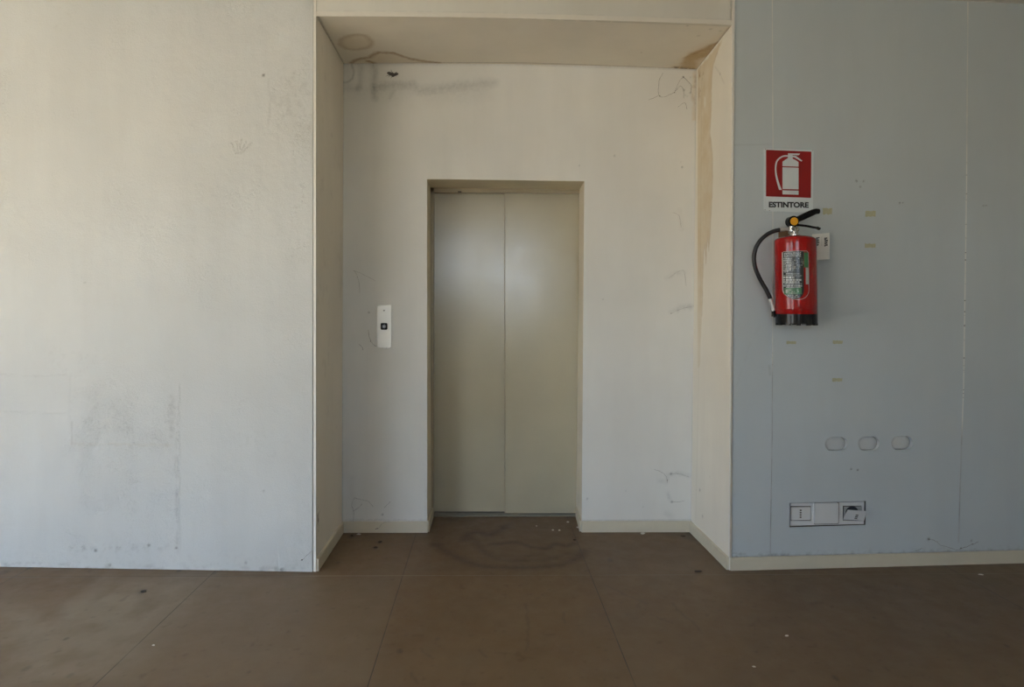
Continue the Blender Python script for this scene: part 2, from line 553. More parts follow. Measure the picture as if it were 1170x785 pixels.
def build_right():
    u0_ = FR.loc(836.6, 330)[0]
    g = 0.0055
    us = u0_ + np.arange(0, 330)*g
    nz_ = int(CEIL/g)
    vs = np.append(np.arange(0, nz_)*g, CEIL)
    co, q = sheet(us, vs, lambda u, v: (u, np.zeros_like(u), v))
    cen = co[q].mean(1)
    eb, et = FR.loc(833.7, 630)[0], FR.loc(838.2, 20)[0]
    zb_, zt_ = FR.loc(833.2, 630)[1], FR.loc(837.8, 20)[1]
    edge = lambda v: eb+(et-eb)*(v-zb_)/(zt_-zb_)       # the slightly slanted near edge
    co[:, 0] += (edge(co[:, 2])-u0_)*np.clip(1-(co[:, 0]-u0_)/0.1, 0, 1)
    keep = np.ones(len(q), bool)
    ev, ef = [], []
    holes = [stadium(*r) for r in cap_rects] + [[tuple(p) for p in SOC]]
    for h in holes:
        hx = [p[0] for p in h]; hz = [p[1] for p in h]
        i0 = int((min(hx)-u0_)/g)-1; i1 = int((max(hx)-u0_)/g)+2
        j0 = int(min(hz)/g)-1; j1 = int(max(hz)/g)+2
        X0, X1, Z0, Z1 = u0_+i0*g, u0_+i1*g, j0*g, j1*g
        keep &= ~((cen[:, 0] > X0) & (cen[:, 0] < X1) & (cen[:, 2] > Z0) & (cen[:, 2] < Z1))
        vv, ff = curve_face([(X0, Z0), (X1, Z0), (X1, Z1), (X0, Z1)], [h])
        b = len(ev)
        ev += [(p[0], 0, p[1]) for p in vv]
        for f in ff:
            P = [vv[i] for i in f]
            ar = sum(P[i][0]*P[(i+1) % len(P)][1]-P[(i+1) % len(P)][0]*P[i][1] for i in range(len(P)))
            ef.append(tuple(b+i for i in (f if ar > 0 else f[::-1])))
    q = q[keep]
    x, z = co[:, 0], co[:, 2]
    L = lambda *ps: [FR.loc(*p) for p in ps]
    m = np.zeros((len(co), 4))
    nz = fbm(x, z, 12, 8); nf = fbm(x, z, 55, 19, 3)
    for px, py, r, a in ((979, 207, .005, .6), (986.6, 207, .005, .6), (983, 213.5, .005, .5), (1028, 231.8, .005, .8), (1031.5, 231.8, .004, .7),
                         (1123.6, 235, .005, .6), (1126.7, 235, .004, .6), (972.5, 536, .005, .9), (980, 537, .005, .9), (841.5, 637, .01, .4),
                         (846, 633, .008, .35), (978, 206, .004, .5), (1061, 616, .009, .7), (1110, 618, .006, .5)):
        p = FR.loc(px, py)
        m[:, 2] += np.clip((r*1.3-np.hypot(x-p[0], z-p[1]))/(r*0.7), 0, 1)*a
    m[:, 2] += line(x, z, L((838, 165.5), (860, 165.3), (882, 164.6)), 0.0018, 0.004)*0.22
    m[:, 2] += line(x, z, L((838, 452), (858, 390), (868, 373)), 0.0015, 0.006)*0.10*(nf > 0.45)
    m[:, 2] += line(x, z, L((879, 418), (880, 428)), 0.004, 0.005)*0.3
    m[:, 2] += line(x+(nz-.5)*.02, z, L((836, 632), (862, 634), (900, 634)), 0.003, 0.005)*0.35*(nf > 0.42)
    # old paint patch
    pt = area(x+(nz-.5)*.05, z+(nf-.5)*.03, L((838, 600), (855, 602), (857, 622), (838, 618)), 0.012)
    m[:, 0] += pt*0.05
    m[:, 2] += np.clip(1-(z-0.065)/0.03, 0, 1)*np.clip((nf-0.5)*4, 0, 1)*0.3 + np.clip(1-(z-0.0625)/0.007, 0, 1)*0.5
    m = np.clip(m, 0, 1)
    u1_ = us[-1]
    t = 0.1
    b = len(ev)
    ev += [(u1_, 0, 0), (4.2, 0, 0), (4.2, 0, CEIL), (u1_, 0, CEIL), (edge(0), 0, 0), (edge(CEIL), 0, CEIL), (edge(CEIL)+.035, t, CEIL), (edge(0)+.035, t, 0), (4.2, t, 0), (4.2, t, CEIL)]
    ef += [tuple(b+i for i in f) for f in ((0, 1, 2, 3), (4, 5, 6, 7), (8, 7, 6, 9))]
    o = sheet_obj('wall_right', co, q, m, M_right, ev, ef)
    place(o, FR)
    S(o, 'blue-grey panelled wall right of the niche carrying the fire extinguisher', 'wall')


build_right()


def seam_mat(name, pale_lo, pale_hi):
    """filler line: pale and cracked between two heights, fainter outside, dark below"""
    t = Nt(name)
    f = t.noise(70, 3, 0.6, t.scale_vec((0.05, 0.05, 1.0)))
    sl = t.noise(6, 3, 0.5, t.scale_vec((0.05, 0.05, 1.0)))
    xyz = t.n('ShaderNodeSeparateXYZ'); t.put(xyz.inputs[0], t.coord())
    Z = xyz.outputs[2]
    mid = t.math('MULTIPLY', t.remap(Z, pale_lo-0.08, pale_lo+0.05), t.remap(Z, pale_hi+0.05, pale_hi-0.03))
    wall = (0.50, 0.535, 0.545)
    c = t.mix(t.remap(sl, 0.4, 0.6, 0.3, 0.8), wall, (0.70, 0.70, 0.65))
    c = t.mix(t.remap(Z, pale_lo+0.02, pale_lo-0.1), c, t.mix(t.remap(sl, 0.35, 0.6), (0.30, 0.32, 0.33), (0.46, 0.49, 0.50)))
    c2 = t.mix(t.remap(f, 0.40, 0.36), (0.70, 0.71, 0.68), (0.20, 0.21, 0.21))
    c = t.mix(mid, c, c2)
    return t.set(col=c, rough=0.8)


def seam(name, pts, w, label, mat):
    P = [FR.loc(*p) for p in pts]
    P[0] = np.array([P[0][0], CEIL-0.002])
    bm = bmesh.new()
    for a, b in zip(P, P[1:]):
        hexa(bm, [(a[0]-w, -0.001, a[1]), (b[0]-w, -0.001, b[1]), (b[0]+w, -0.001, b[1]), (a[0]+w, -0.001, a[1])],
             [(a[0]-w, 0.004, a[1]), (b[0]-w, 0.004, b[1]), (b[0]+w, 0.004, b[1]), (a[0]+w, 0.004, a[1])])
    o = done(name, bm, mat)
    place(o, FR)
    S(o, label, 'panel joint')


seam('trim_1', [(882.2, 1), (883, 160), (882.8, 350), (882.2, 500), (880.4, 608), (880, 634)], 0.0024, 'thin filled panel joint running down behind the extinguisher sign', seam_mat('thin_joint_filler', 1.05, 1.06))
seam('trim_2', [(1105.8, 1), (1104.2, 220), (1100.9, 440), (1096.8, 560), (1095.2, 620)], 0.0030, 'cracked white panel joint on the far right of the wall', seam_mat('cracked_joint_filler', 0.72, 2.0))

# ---- ceiling, shell walls, unseen windows added for daylight
bm = bmesh.new()
box(bm, XL-0.2, XR+0.2, YK-0.2, YS+0.2, CEIL, CEIL+0.15)
S(done('ceiling', bm, M_ceil), 'plain pale ceiling above the two walls', 'ceiling')
SIDE = (-4.2, -1.9, 0.10, 2.15)                          # added window in the left side wall: y0, y1, z0, z1
bm = bmesh.new()
box(bm, XL-0.2, XL, YK-0.2, SIDE[0], 0, CEIL)
box(bm, XL-0.2, XL, SIDE[1], YS+0.2, 0, CEIL)
box(bm, XL-0.2, XL, SIDE[0], SIDE[1], 0, SIDE[2])
box(bm, XL-0.2, XL, SIDE[0], SIDE[1], SIDE[3], CEIL)
S(done('wall_side_left', bm, M_room), 'plain white side wall at the far left of the room', 'wall')
bm = bmesh.new()
box(bm, XR, XR+0.2, YK-0.2, YS+0.2, 0, CEIL)
S(done('wall_side_right', bm, M_room), 'plain white side wall at the far right of the room', 'wall')
bm = bmesh.new()
box(bm, XL, XR, YS, YS+0.2, 0, CEIL)  # unseen dark wall added behind the niche against light leaks
S(done('wall_shaft', bm, M_gap), 'dark wall of the lift shaft behind the doors', 'wall')

ADDED_WINDOWS = [(-4.5, -2.4, 0.10, 2.15), (-0.62, 0.02, 1.62, 2.42), (0.10, 0.85, 1.25, 2.42)]  # unseen, added for daylight; the last two shaped for the door reflection


def build_back():
    bm = bmesh.new()
    xs = XL
    for x0, x1, z0, z1 in ADDED_WINDOWS:
        box(bm, xs, x0, YK-0.2, YK, 0, CEIL)
        box(bm, x0, x1, YK-0.2, YK, 0, z0)
        box(bm, x0, x1, YK-0.2, YK, z1, CEIL)
        xs = x1
    box(bm, xs, XR, YK-0.2, YK, 0, CEIL)
    S(done('wall_back', bm, M_room), 'white window wall behind the camera', 'wall')
    labels = ['wide tall window behind the camera on the left', 'short high window directly behind the camera', 'taller narrow window behind the camera',
              'wide tall window in the left side wall']
    for i, (x0, x1, z0, z1) in enumerate(ADDED_WINDOWS+[SIDE]):
        side = i == len(ADDED_WINDOWS)
        bm = bmesh.new()
        f = 0.05
        w = x1-x0
        box(bm, 0, f, -0.03, 0.03, z0, z1); box(bm, w-f, w, -0.03, 0.03, z0, z1)
        box(bm, f, w-f, -0.03, 0.03, z0, z0+f); box(bm, f, w-f, -0.03, 0.03, z1-f, z1)
        n = max(1, round(w/1.0))
        for k in range(1, n):
            box(bm, w*k/n-0.03, w*k/n+0.03, -0.03, 0.03, z0+f, z1-f)
        o = done('window_%d' % (i+1), bm, M_edge)
        o.location = (XL-0.1, x0, 0) if side else (x0, YK-0.1, 0)
        o.rotation_euler = (0, 0, PI/2 if side else 0)
        S(o, labels[i], 'window')
        li = bpy.data.lights.new('daylight_portal', 'AREA')
        li.shape = 'RECTANGLE'; li.size = w; li.size_y = z1-z0
        li.cycles.is_portal = True
        lo = bpy.data.objects.new('daylight_portal', li)
        C.objects.link(lo)
        m = (x0+x1)/2
        lo.location = (XL-0.14, m, (z0+z1)/2) if side else (m, YK-0.14, (z0+z1)/2)
        lo.rotation_euler = (PI/2, 0, -PI/2 if side else 0)     # faces into the room

build_back()

# ---- niche
TOP = [(361, 18.5), (836.3, 28.5), (392.4, 72.8), (796, 79.2)]      # soffit corners: front left/right, back left/right
fl_t = on_y(361, 18.5, 0); fr_t = on_y(836.3, 28.5, 0); bl_t = on_y(392.4, 72.8, YB); br_t = on_y(796, 79.2, YB)
bm_t = on_y(600, 73.6, YB); fm_t = on_y(600, 21.2, 0)
lt, rt = fl_t[0], fr_t[0]
print('soffit z', fl_t, fr_t, bl_t, br_t, bm_t, fm_t)


def soffit_z(s, t):
    """height of the soffit, s across 0..1, t from front to back 0..1, with its slight sag"""
    f = fl_t[2]*(1-s)+fr_t[2]*s + 4*s*(1-s)*(fm_t[2]-(fl_t[2]+fr_t[2])/2)
    b = bl_t[2]*(1-s)+br_t[2]*s + 4*s*(1-s)*(bm_t[2]-(bl_t[2]+br_t[2])/2)
    return f*(1-t)+b*t


# side faces: x as a bilinear of height and depth
XLf = (on_y(361, 645, 0)[0], fl_t[0]); XLb = (on_y(390.6, 600, YB)[0], bl_t[0])
XRf = (on_y(833.4, 636, 0)[0], fr_t[0]); XRb = (on_y(789.6, 600, YB)[0], br_t[0])
print('sides', XLf, XLb, XRf, XRb)
ZT = float(np.mean([fl_t[2], fr_t[2], bl_t[2], br_t[2]]))


def side_x(F, B, z, y):
    k = z/ZT
    t = y/YB
    return (F[0]*(1-k)+F[1]*k)*(1-t) + (B[0]*(1-k)+B[1]*k)*t


def drips(name, F, B, left):
    ys = np.linspace(0, YB, 120)
    zs = np.linspace(0, 2.75, 400)
    co, q = sheet(ys, zs, lambda y, z: (side_x(F, B, z, y), y, z))
    y, z = co[:, 1], co[:, 2]
    m = np.zeros((len(co), 4))
    nz = fbm(y, z, 16, 4); nf = fbm(y, z, 60, 14, 3)
    X = (SL if left else SR)

    def L(*ps):
        return [unp(px, py, (1, 0, 0), (X, 0, 0))[1:] for px, py in ps]
    if left:
        for a, b, w, al in (((359.5, 580), (361.5, 603), .008, .8),):
            m[:, 2] += line(y, z, L((363, 580), (364, 605)), 0.012, 0.01)*0.75*(nf > 0.5)
        m[:, 2] += line(y, z, L((366, 583), (363, 590)), 0.003, 0.004)*0.4
        m[:, 2] += np.clip((nz-0.66)*6, 0, 1)*0.1
    else:
        poly = L((796.2, 79), (806, 69), (818, 54), (827, 44), (820, 60), (815.5, 72), (813, 90), (812.5, 120), (811, 155), (813.8, 175), (814, 205),
                 (812.8, 235), (811, 264), (809.5, 285), (808, 270), (806, 300), (805, 278), (803, 290), (801.5, 360), (799, 420), (796.3, 420))
        yw, zw = y+(nz-0.5)*0.012, z+(nf-0.5)*0.02
        A = area(yw, zw, poly, 0.006)
        E = line(yw, zw, poly[4:-2], 0.005, 0.007)
        fade = np.clip((z-0.55)/1.1, 0.35, 1)
        m[:, 0] += A*(0.72+0.5*(nz-0.5))*fade
        m[:, 1] += E*0.42*np.clip(nf*1.6, 0, 1)
        m[:, 1] += line(yw, zw, L((803.5, 76), (804.5, 110), (803, 160), (804, 240)), 0.003, 0.006)*0.16
        m[:, 0] -= area(yw, zw, L((803, 110), (806, 112), (806, 122), (803.5, 124)), 0.006)*0.5
        m[:, 1] += np.clip((fbm(y, z, 38, 23, 2)-0.63)*9, 0, 1)*area(y, z, L((797, 78), (804, 72), (801, 110), (797, 110)), 0.01)*0.8
        m[:, 1] += line(y, z, L((797.5, 82), (798.5, 95), (797.5, 110)), 0.010, 0.01)*0.5*(nz > 0.42)
        # batten line along the corner
        m[:, 2] += line(y, z, L((801, 84), (799.3, 360), (794.3, 594)), 0.002, 0.004)*0.22
        m[:, 2] += line(y, z, L((817, 76), (821, 81), (823.5, 85), (828, 95)), 0.0015, 0.004)*0.4
        for px, py, r, a in ((823.5, 84, .005, .6), (799, 560, .01, .4), (802, 590, .01, .35), (810, 545, .006, .2)):
            p = L((px, py))[0]
            m[:, 2] += np.clip((r*1.3-np.hypot(y-p[0], z-p[1]))/(r*0.7), 0, 1)*a
    m = np.clip(m, 0, 1)
    # board thickness and front edge
    d = -0.0125 if left else 0.0125
    n = 12
    zz = np.linspace(0, 2.75, n)
    ev, ef = [], []
    for zq in zz:
        x0 = float(side_x(F, B, zq, 0)); x1 = float(side_x(F, B, zq, YB))
        ev += [(x0, 0, zq), (x0+d, 0, zq), (x1+d, YB, zq)]
    for k in range(n-1):
        a, b = 3*k, 3*k+3
        f1 = (a, b, b+1, a+1); f2 = (a+1, b+1, b+2, a+2)
        ef += [f1, f2] if left else [f1[::-1], f2[::-1]]
    o = sheet_obj(name, co, q, m, M_lining, ev, ef, flip=not left)
    S(o, 'left side lining of the lift niche, shaded cream board' if left else 'right side lining of the lift niche with a long brown drip stain', 'wall')


drips('wall_niche_left', XLf, XLb, True)
drips('wall_niche_right', XRf, XRb, False)

# edge strips that close the lining against the two outer walls
bm = bmesh.new()
a = on_y(358.3, 20, -0.002)[0]; b = on_y(357.9, 640, -0.002)[0]
a1 = XLf[1]; b1 = XLf[0]
hexa(bm, [(b, -0.002, 0), (b1+0.0005, -0.002, 0), (a1+0.0005, -0.002, CEIL), (a, -0.002, CEIL)],
     [(b, 0.02, 0), (b1, 0.02, 0), (a1, 0.02, CEIL), (a, 0.02, CEIL)])
S(done('trim_3', bm, M_edge, bevel=0.001), 'narrow pale edge strip on the left of the niche opening', 'trim')
bm = bmesh.new()
a = on_y(839.4, 20, -0.002)[0]; b = on_y(834.0, 636, -0.002)[0]
hexa(bm, [(XRf[0]-0.0005, -0.002, 0), (b, -0.002, 0), (a, -0.002, CEIL), (XRf[1]-0.0005, -0.002, CEIL)],
     [(XRf[0], 0.02, 0), (b, 0.02, 0), (a, 0.02, CEIL), (XRf[1], 0.02, CEIL)])
S(done('trim_4', bm, M_edge, bevel=0.001), 'narrow pale edge strip on the right of the niche opening', 'trim')


def build_soffit():
    ss = np.linspace(0, 1, 330); ts = np.linspace(0, 1, 100)
    x0f, x1f, x0b, x1b = fl_t[0], fr_t[0], bl_t[0], br_t[0]

    def mp(s, t):
        xa = x0f*(1-t)+x0b*t; xb = x1f*(1-t)+x1b*t
        return xa*(1-s)+xb*s, t*YB, soffit_z(s, t)
    co, q = sheet(ss, ts, mp)
    x, y = co[:, 0], co[:, 1]
    zc = ZT
    L = lambda *ps: [unp(px, py, (0, 0, 1), (0, 0, zc))[:2] for px, py in ps]
    m = np.zeros((len(co), 4))
    nz = fbm(x, y, 16, 44); nf = fbm(x, y, 60, 54, 3)
    xw, yw = x+(nz-0.5)*0.03, y+(nf-0.5)*0.014
    ring = [(407.3+17.5*math.cos(a)*(1+0.06*math.sin(3*a)), 49.3+8.6*math.sin(a)*(1+0.05*math.cos(2*a))) for a in np.linspace(0, 2*PI, 28)[:-1]]
    m[:, 1] += line(xw, yw, L(*ring), 0.010, 0.014, True)*0.50
    m[:, 0] += area(xw, yw, L(*ring), 0.02)*0.3
    c1 = L((401, 72), (405, 69), (413, 67.5), (422, 66.5), (427, 63), (433, 61), (446.7, 61.8), (452, 63.5), (460, 66), (473, 69.3), (486.7, 72.0), (500, 73))
    m[:, 1] += line(xw, yw, c1, 0.010, 0.012)*0.9
    m[:, 0] += area(xw, yw, c1, 0.02)*0.35
    m[:, 1] += line(xw, yw, L((420, 64.5), (428, 60), (440, 59.3), (450, 62)), 0.002, 0.008)*0.3
    m[:, 1] += line(x, y, L((421, 70.5), (427, 72.5)), 0.012, 0.012)*1.0
    c2 = L((772, 77.6), (779, 75), (783, 66), (790, 60.5), (803, 55.5), (812, 51), (822, 46.5), (829, 39), (834, 32), (818, 56), (809, 63.5), (801, 66), (795, 69), (794.5, 75), (796, 79))
    m[:, 0] += area(xw, yw, c2, 0.012)*0.8
    m[:, 1] += area(xw, yw, c2, 0.022)*0.40
    m[:, 1] += line(xw, yw, L((783, 66), (790, 62.5), (806, 55.5), (822, 47)), 0.006, 0.012)*0.45
    m[:, 0] += area(xw, yw, L((765, 78), (785, 62), (833, 31), (797, 79)), 0.03)*0.3
    m[:, 2] += line(x, y, L((771, 77), (779, 77.8), (796, 79)), 0.012, 0.012)*0.8*(nf > 0.4)
    m[:, 2] += line(x, y, L((796, 79), (834, 30)), 0.003, 0.004)*0.6
    m[:, 2] += line(x, y, L((363, 20), (392.4, 72.8)), 0.004, 0.005)*0.7
    m[:, 2] += line(x, y, L((392.4, 72.8), (600, 74), (796, 79)), 0.004, 0.006)*0.55
    for px, py, r, a in ((785.5, 30, .006, .5), (733, 61, .006, .35), (812, 33, .01, .25), (798, 41, .01, .2), (823, 35, .008, .25)):
        p = L((px, py))[0]
        m[:, 2] += np.clip((r*1.3-np.hypot(x-p[0], y-p[1]))/(r*0.7), 0, 1)*a
    m = np.clip(m, 0, 1)
    o = sheet_obj('ceiling_niche', co, q, m, M_lining, flip=True)
    S(o, 'cream soffit over the lift niche with brown water stains', 'ceiling')


build_soffit()

# header above the opening, with the front edge of the soffit board
bm = bmesh.new()
n = 24
zs = [float(soffit_z(k/n, 0)) for k in range(n+1)]
xs = [fl_t[0]+(fr_t[0]-fl_t[0])*k/n for k in range(n+1)]
for k in range(n):
    hexa(bm, [(xs[k], 0, zs[k]), (xs[k+1], 0, zs[k+1]), (xs[k+1], 0, zs[k+1]+0.022), (xs[k], 0, zs[k]+0.022)],
         [(xs[k], 0.02, zs[k]), (xs[k+1], 0.02, zs[k+1]), (xs[k+1], 0.02, zs[k+1]+0.022), (xs[k], 0.02, zs[k]+0.022)])
S(done('trim_5', bm, M_header2), 'front edge of the soffit board across the niche top', 'trim')
us = np.linspace(on_y(359.4, 5, 0.002)[0], on_y(835.6, 10, 0.002)[0], 200)
vs = np.linspace(0, 1, 24)
co, q = sheet(us, vs, lambda u, v: (u, np.full_like(u, 0.002), (lambda s: soffit_z(s, 0)+0.02 + (CEIL-soffit_z(s, 0)-0.02)*v)((u-us[0])/(us[-1]-us[0]))))
m = np.zeros((len(co), 4))
x, z = co[:, 0], co[:, 2]
nf = fbm(x, z, 40, 61, 3)
zb = soffit_z((x-us[0])/(us[-1]-us[0]), 0)+0.022
m[:, 2] += np.clip(1-np.abs(z-zb-0.004)/0.006, 0, 1)*0.10*(nf > 0.5)
m[:, 2] += np.clip(1-(us[-1]-x)/0.012, 0, 1)*0.55
m[:, 2] += np.clip(1-(x-us[0])/0.010, 0, 1)*0.3
ev = [(us[0], 0.002, 2.5), (us[-1], 0.002, 2.5)]
o = sheet_obj('wall_header', co, q, np.clip(m, 0, 1), M_header)
S(o, 'pale header panel above the niche opening', 'wall')


# ---- niche back wall around the lift opening
OPl = (on_y(488, 206, YB)[0], on_y(488.2, 600, YB)[0])           # opening edges: top, bottom
OPr = (on_y(667.6, 210, YB)[0], on_y(664.6, 600, YB)[0])
OPz = (on_y(488, 204.6, YB)[2], on_y(668, 207.0, YB)[2])
print('opening', OPl, OPr, OPz)


def build_niche_back():
    ox0, ox1 = (OPl[0]+OPl[1])/2, (OPr[0]+OPr[1])/2
    oz = (OPz[0]+OPz[1])/2
    g = 0.005
    us = np.concatenate([np.arange(SL-0.03, ox0, g), np.arange(ox0, ox1-0.002, g), np.arange(ox1, SR+0.03, g)])
    vs = np.concatenate([np.arange(0, oz-0.002, g), np.arange(oz, 2.76, g)])

    def mp(u, v):
        # snap the opening's borders to their measured slants
        k = np.clip(v/oz, 0, 1)
        dl = (OPl[1]*(1-k)+OPl[0]*k)-ox0
        dr = (OPr[1]*(1-k)+OPr[0]*k)-ox1
        wl = np.clip(1-np.abs(u-ox0)/0.2, 0, 1); wr = np.clip(1-np.abs(u-ox1)/0.2, 0, 1)
        s = np.clip((u-ox0)/(ox1-ox0), 0, 1)
        dz = (OPz[0]*(1-s)+OPz[1]*s)-oz
        wz = np.clip(1-np.abs(v-oz)/0.2, 0, 1)
        return u+dl*wl+dr*wr, np.full_like(u, YB), v+dz*wz
    co0, q = sheet(us, vs, lambda u, v: (u, 0*u, v))
    cen = co0[q].mean(1)
    keep = ~((cen[:, 0] > ox0) & (cen[:, 0] < ox1) & (cen[:, 2] < oz))
    q = q[keep]
    co, _ = sheet(us, vs, mp)
    x, z = co[:, 0], co[:, 2]
    L = lambda *ps: [on_y(px, py, YB)[[0, 2]] for px, py in ps]
    m = np.zeros((len(co), 4))
    nz = fbm(x, z, 13, 71); nf = fbm(x, z, 55, 81, 3)
    xw, zw = x+(nz-.5)*.03, z+(nf-.5)*.02
    # damp grey marks under the soffit
    m[:, 2] += line(xw, zw, L((413, 78), (412, 92), (409, 100)), 0.014, 0.016)*0.32
    m[:, 2] += line(xw, zw, L((427, 76), (427, 98), (429, 112)), 0.012, 0.016)*0.44
    m[:, 2] += line(xw, zw, L((394, 101), (410, 101)), 0.014, 0.02)*0.32
    m[:, 2] += line(xw, zw, L((430, 100), (445, 97), (472, 97)), 0.014, 0.02)*0.40
    m[:, 2] += line(xw, zw, L((478, 104), (500, 101), (540, 97), (565, 95)), 0.016, 0.025)*0.30
    m[:, 2] += area(xw, zw, L((395, 95), (480, 92), (560, 95), (560, 110), (480, 118), (395, 112)), 0.05)*0.15*np.clip(nz*1.8, 0, 1)
    m[:, 2] += line(xw, zw, L((450, 104), (447, 112)), 0.006, 0.01)*0.25
    m[:, 2] += area(xw, zw, L((392, 74), (404, 74), (402, 92), (392, 95)), 0.02)*0.12
    m[:, 2] += line(x, z, L((402, 74), (404.5, 82), (402.5, 90), (398, 93.5), (392.5, 94.5)), 0.0035, 0.006)*0.6
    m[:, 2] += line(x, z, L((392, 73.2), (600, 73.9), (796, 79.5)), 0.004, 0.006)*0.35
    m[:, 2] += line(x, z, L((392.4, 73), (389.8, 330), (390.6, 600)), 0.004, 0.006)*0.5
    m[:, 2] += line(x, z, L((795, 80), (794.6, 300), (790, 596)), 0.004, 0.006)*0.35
    m[:, 0] += area(xw, zw, L((791, 84), (797, 80), (797, 140), (791, 138)), 0.008)*0.4
    m[:, 1] += line(xw, zw, L((794.5, 84), (793, 112), (794, 118)), 0.008, 0.012)*0.35*(nf > 0.42)
    for px, py, r, a in ((780.6, 88, .006, .6), (788.8, 106, .006, .5), (781.5, 103, .006, .6), (789, 88.5, .004, .4), (783, 109, .005, .35), (785.5, 110, .005, .35),
                         (702, 178, .006, .45), (662, 189, .005, .4), (689, 342, .004, .4), (779.5, 191, .006, .6), (778, 185, .004, .3),
                         (437, 588, .006, .7), (421.5, 357, .006, .6), (671, 570, .006, .5), (734.7, 579, .004, .4), (715, 561, .004, .3),
                         (766.5, 541.5, .007, .7), (767.7, 573.5, .007, .7), (441.5, 397.5, .005, .6), (505, 66, .004, .3)):
        p = on_y(px, py, YB)[[0, 2]]
        m[:, 2] += np.clip((r*1.3-np.hypot(x-p[0], z-p[1]))/(r*0.7), 0, 1)*a
    # smudges by the right corner
    for pts, a in ((((766, 542), (775, 540), (786, 544)), .25), (((754, 549), (762, 551), (762, 543)), .22), (((764, 564), (765, 570)), .3), (((761, 586), (770, 590)), .2),
                   (((762, 318), (772, 312), (782, 312)), .2), (((766, 357), (785, 349), (797, 350)), .28), (((776, 240), (779, 262)), .15), (((776, 350), (788, 352)), .2)):
        m[:, 2] += line(xw, zw, L(*pts), 0.008, 0.012)*a*np.clip(nf*1.7, 0, 1)
    m[:, 2] += line(xw, zw, L((403, 545), (403, 600)), 0.008, 0.02)*0.12
    m[:, 2] += line(x, zw, L((392, 594.5), (487, 594.8)), 0.004, 0.006)*0.3
    m[:, 2] += line(x, z, L((664, 595), (789, 594)), 0.003, 0.005)*0.45
    m[:, 2] += line(xw, zw, L((412, 357), (420, 390), (430, 397)), 0.012, 0.03)*0.05
    # rounded grey rub marks beside the jambs
    m[:, 2] += line(x, zw, L((488, 560), (488, 600)), 0.006, 0.01)*0.12
    m = np.clip(m, 0, 1)
    o = sheet_obj('wall_niche_back', co, q, m, M_niche)
    S(o, 'off-white back wall of the niche around the lift door', 'wall')


build_niche_back()

# ---- reveal of the lift opening
RVl = (on_y(491.0, 216, YD)[0], on_y(493.2, 588, YD)[0])
RVr = (on_y(663.9, 219, YD)[0], on_y(659.8, 588, YD)[0])
RVz = (on_y(492, 213.4, YD)[2], on_y(664, 216.2, YD)[2])
M_rev = plaster('reveal_paint', (0.70, 0.645, 0.525), bump=0.08, relief=0.25, rough=0.55)
bm = bmesh.new()
t = 0.03
hexa(bm, [(OPl[1], YB, 0), (OPl[0], YB, OPz[0]), (RVl[0], YD+.2, RVz[0]), (RVl[1], YD+.2, 0)],
     [(OPl[1]-t, YB+.001, 0), (OPl[0]-t, YB+.001, OPz[0]), (RVl[0]-t, YD+.2, RVz[0]), (RVl[1]-t, YD+.2, 0)])
S(done('trim_6', bm, M_rev), 'left reveal of the lift door opening, shaded cream', 'trim')
bm = bmesh.new()
hexa(bm, [(OPr[1], YB, 0), (OPr[0], YB, OPz[1]), (RVr[0], YD+.2, RVz[1]), (RVr[1], YD+.2, 0)],
     [(OPr[1]+t, YB+.001, 0), (OPr[0]+t, YB+.001, OPz[1]), (RVr[0]+t, YD+.2, RVz[1]), (RVr[1]+t, YD+.2, 0)])
S(done('trim_7', bm, M_rev), 'right reveal of the lift door opening, lit cream', 'trim')
bm = bmesh.new()
hexa(bm, [(OPl[0]-t, YB, OPz[0]), (OPr[0]+t, YB, OPz[1]), (RVr[0]+t, YD+.2, RVz[1]), (RVl[0]-t, YD+.2, RVz[0])],
     [(OPl[0]-t, YB+.001, OPz[0]+t), (OPr[0]+t, YB+.001, OPz[1]+t), (RVr[0]+t, YD+.2, RVz[1]+t), (RVl[0]-t, YD+.2, RVz[0]+t)])
S(done('trim_8', bm, M_rev), 'head of the lift door opening, cream reveal', 'trim')


# ---- lift door: frame, two sliding leaves, sill track
def door_mat(name, col):
    t = Nt(name)
    c = t.mix(t.remap(t.noise(2.2, 4), 0.3, 0.7), tuple(x*0.95 for x in col), tuple(x*1.05 for x in col))
    c = t.mix(t.remap(t.noise(6, 5, 0.65, t.scale_vec((1, 1, 0.5))), 0.62, 0.85, 0, 0.25), c, tuple(x*0.8 for x in col))
    h = t.noise(2.5, 2, 0.4)
    t.set(col=c, rough=t.remap(t.noise(8, 4), 0.3, 0.7, 0.19, 0.25), spec=0.85, normal=t.bump(h, 0.10, 0.01))
    return t.m


M_door = door_mat('lift_door_enamel', (0.445, 0.41, 0.30))
M_frame = plain('lift_frame_enamel', (0.37, 0.32, 0.22), 0.4, var=0.08)
M_sill = plain('steel_sill', (0.20, 0.19, 0.155), 0.6, metal=0.0, var=0.15, scale=40)

door = empty('door_1', ((RVl[1]+RVr[1])/2, YD, 0))
S(door, 'closed two-leaf sliding lift door in dull cream enamel', 'lift door')
dx, dy = door.location[0], door.location[1]


def DL(px, py, w=0.0):
    p = on_y(px, py, YD+w)
    return p[0]-dx, p[2]


bm = bmesh.new()
a0, a1 = RVl[0]-dx, RVr[0]-dx
b0, b1 = RVl[1]-dx, RVr[1]-dx
wj = 0.0115
jt, jb = DL(495.6, 240)[0]-a0, DL(495.4, 580)[0]-b0
hl, hr = RVz[0]-DL(500, 219.8)[1], RVz[1]-DL(660, 221.2)[1]
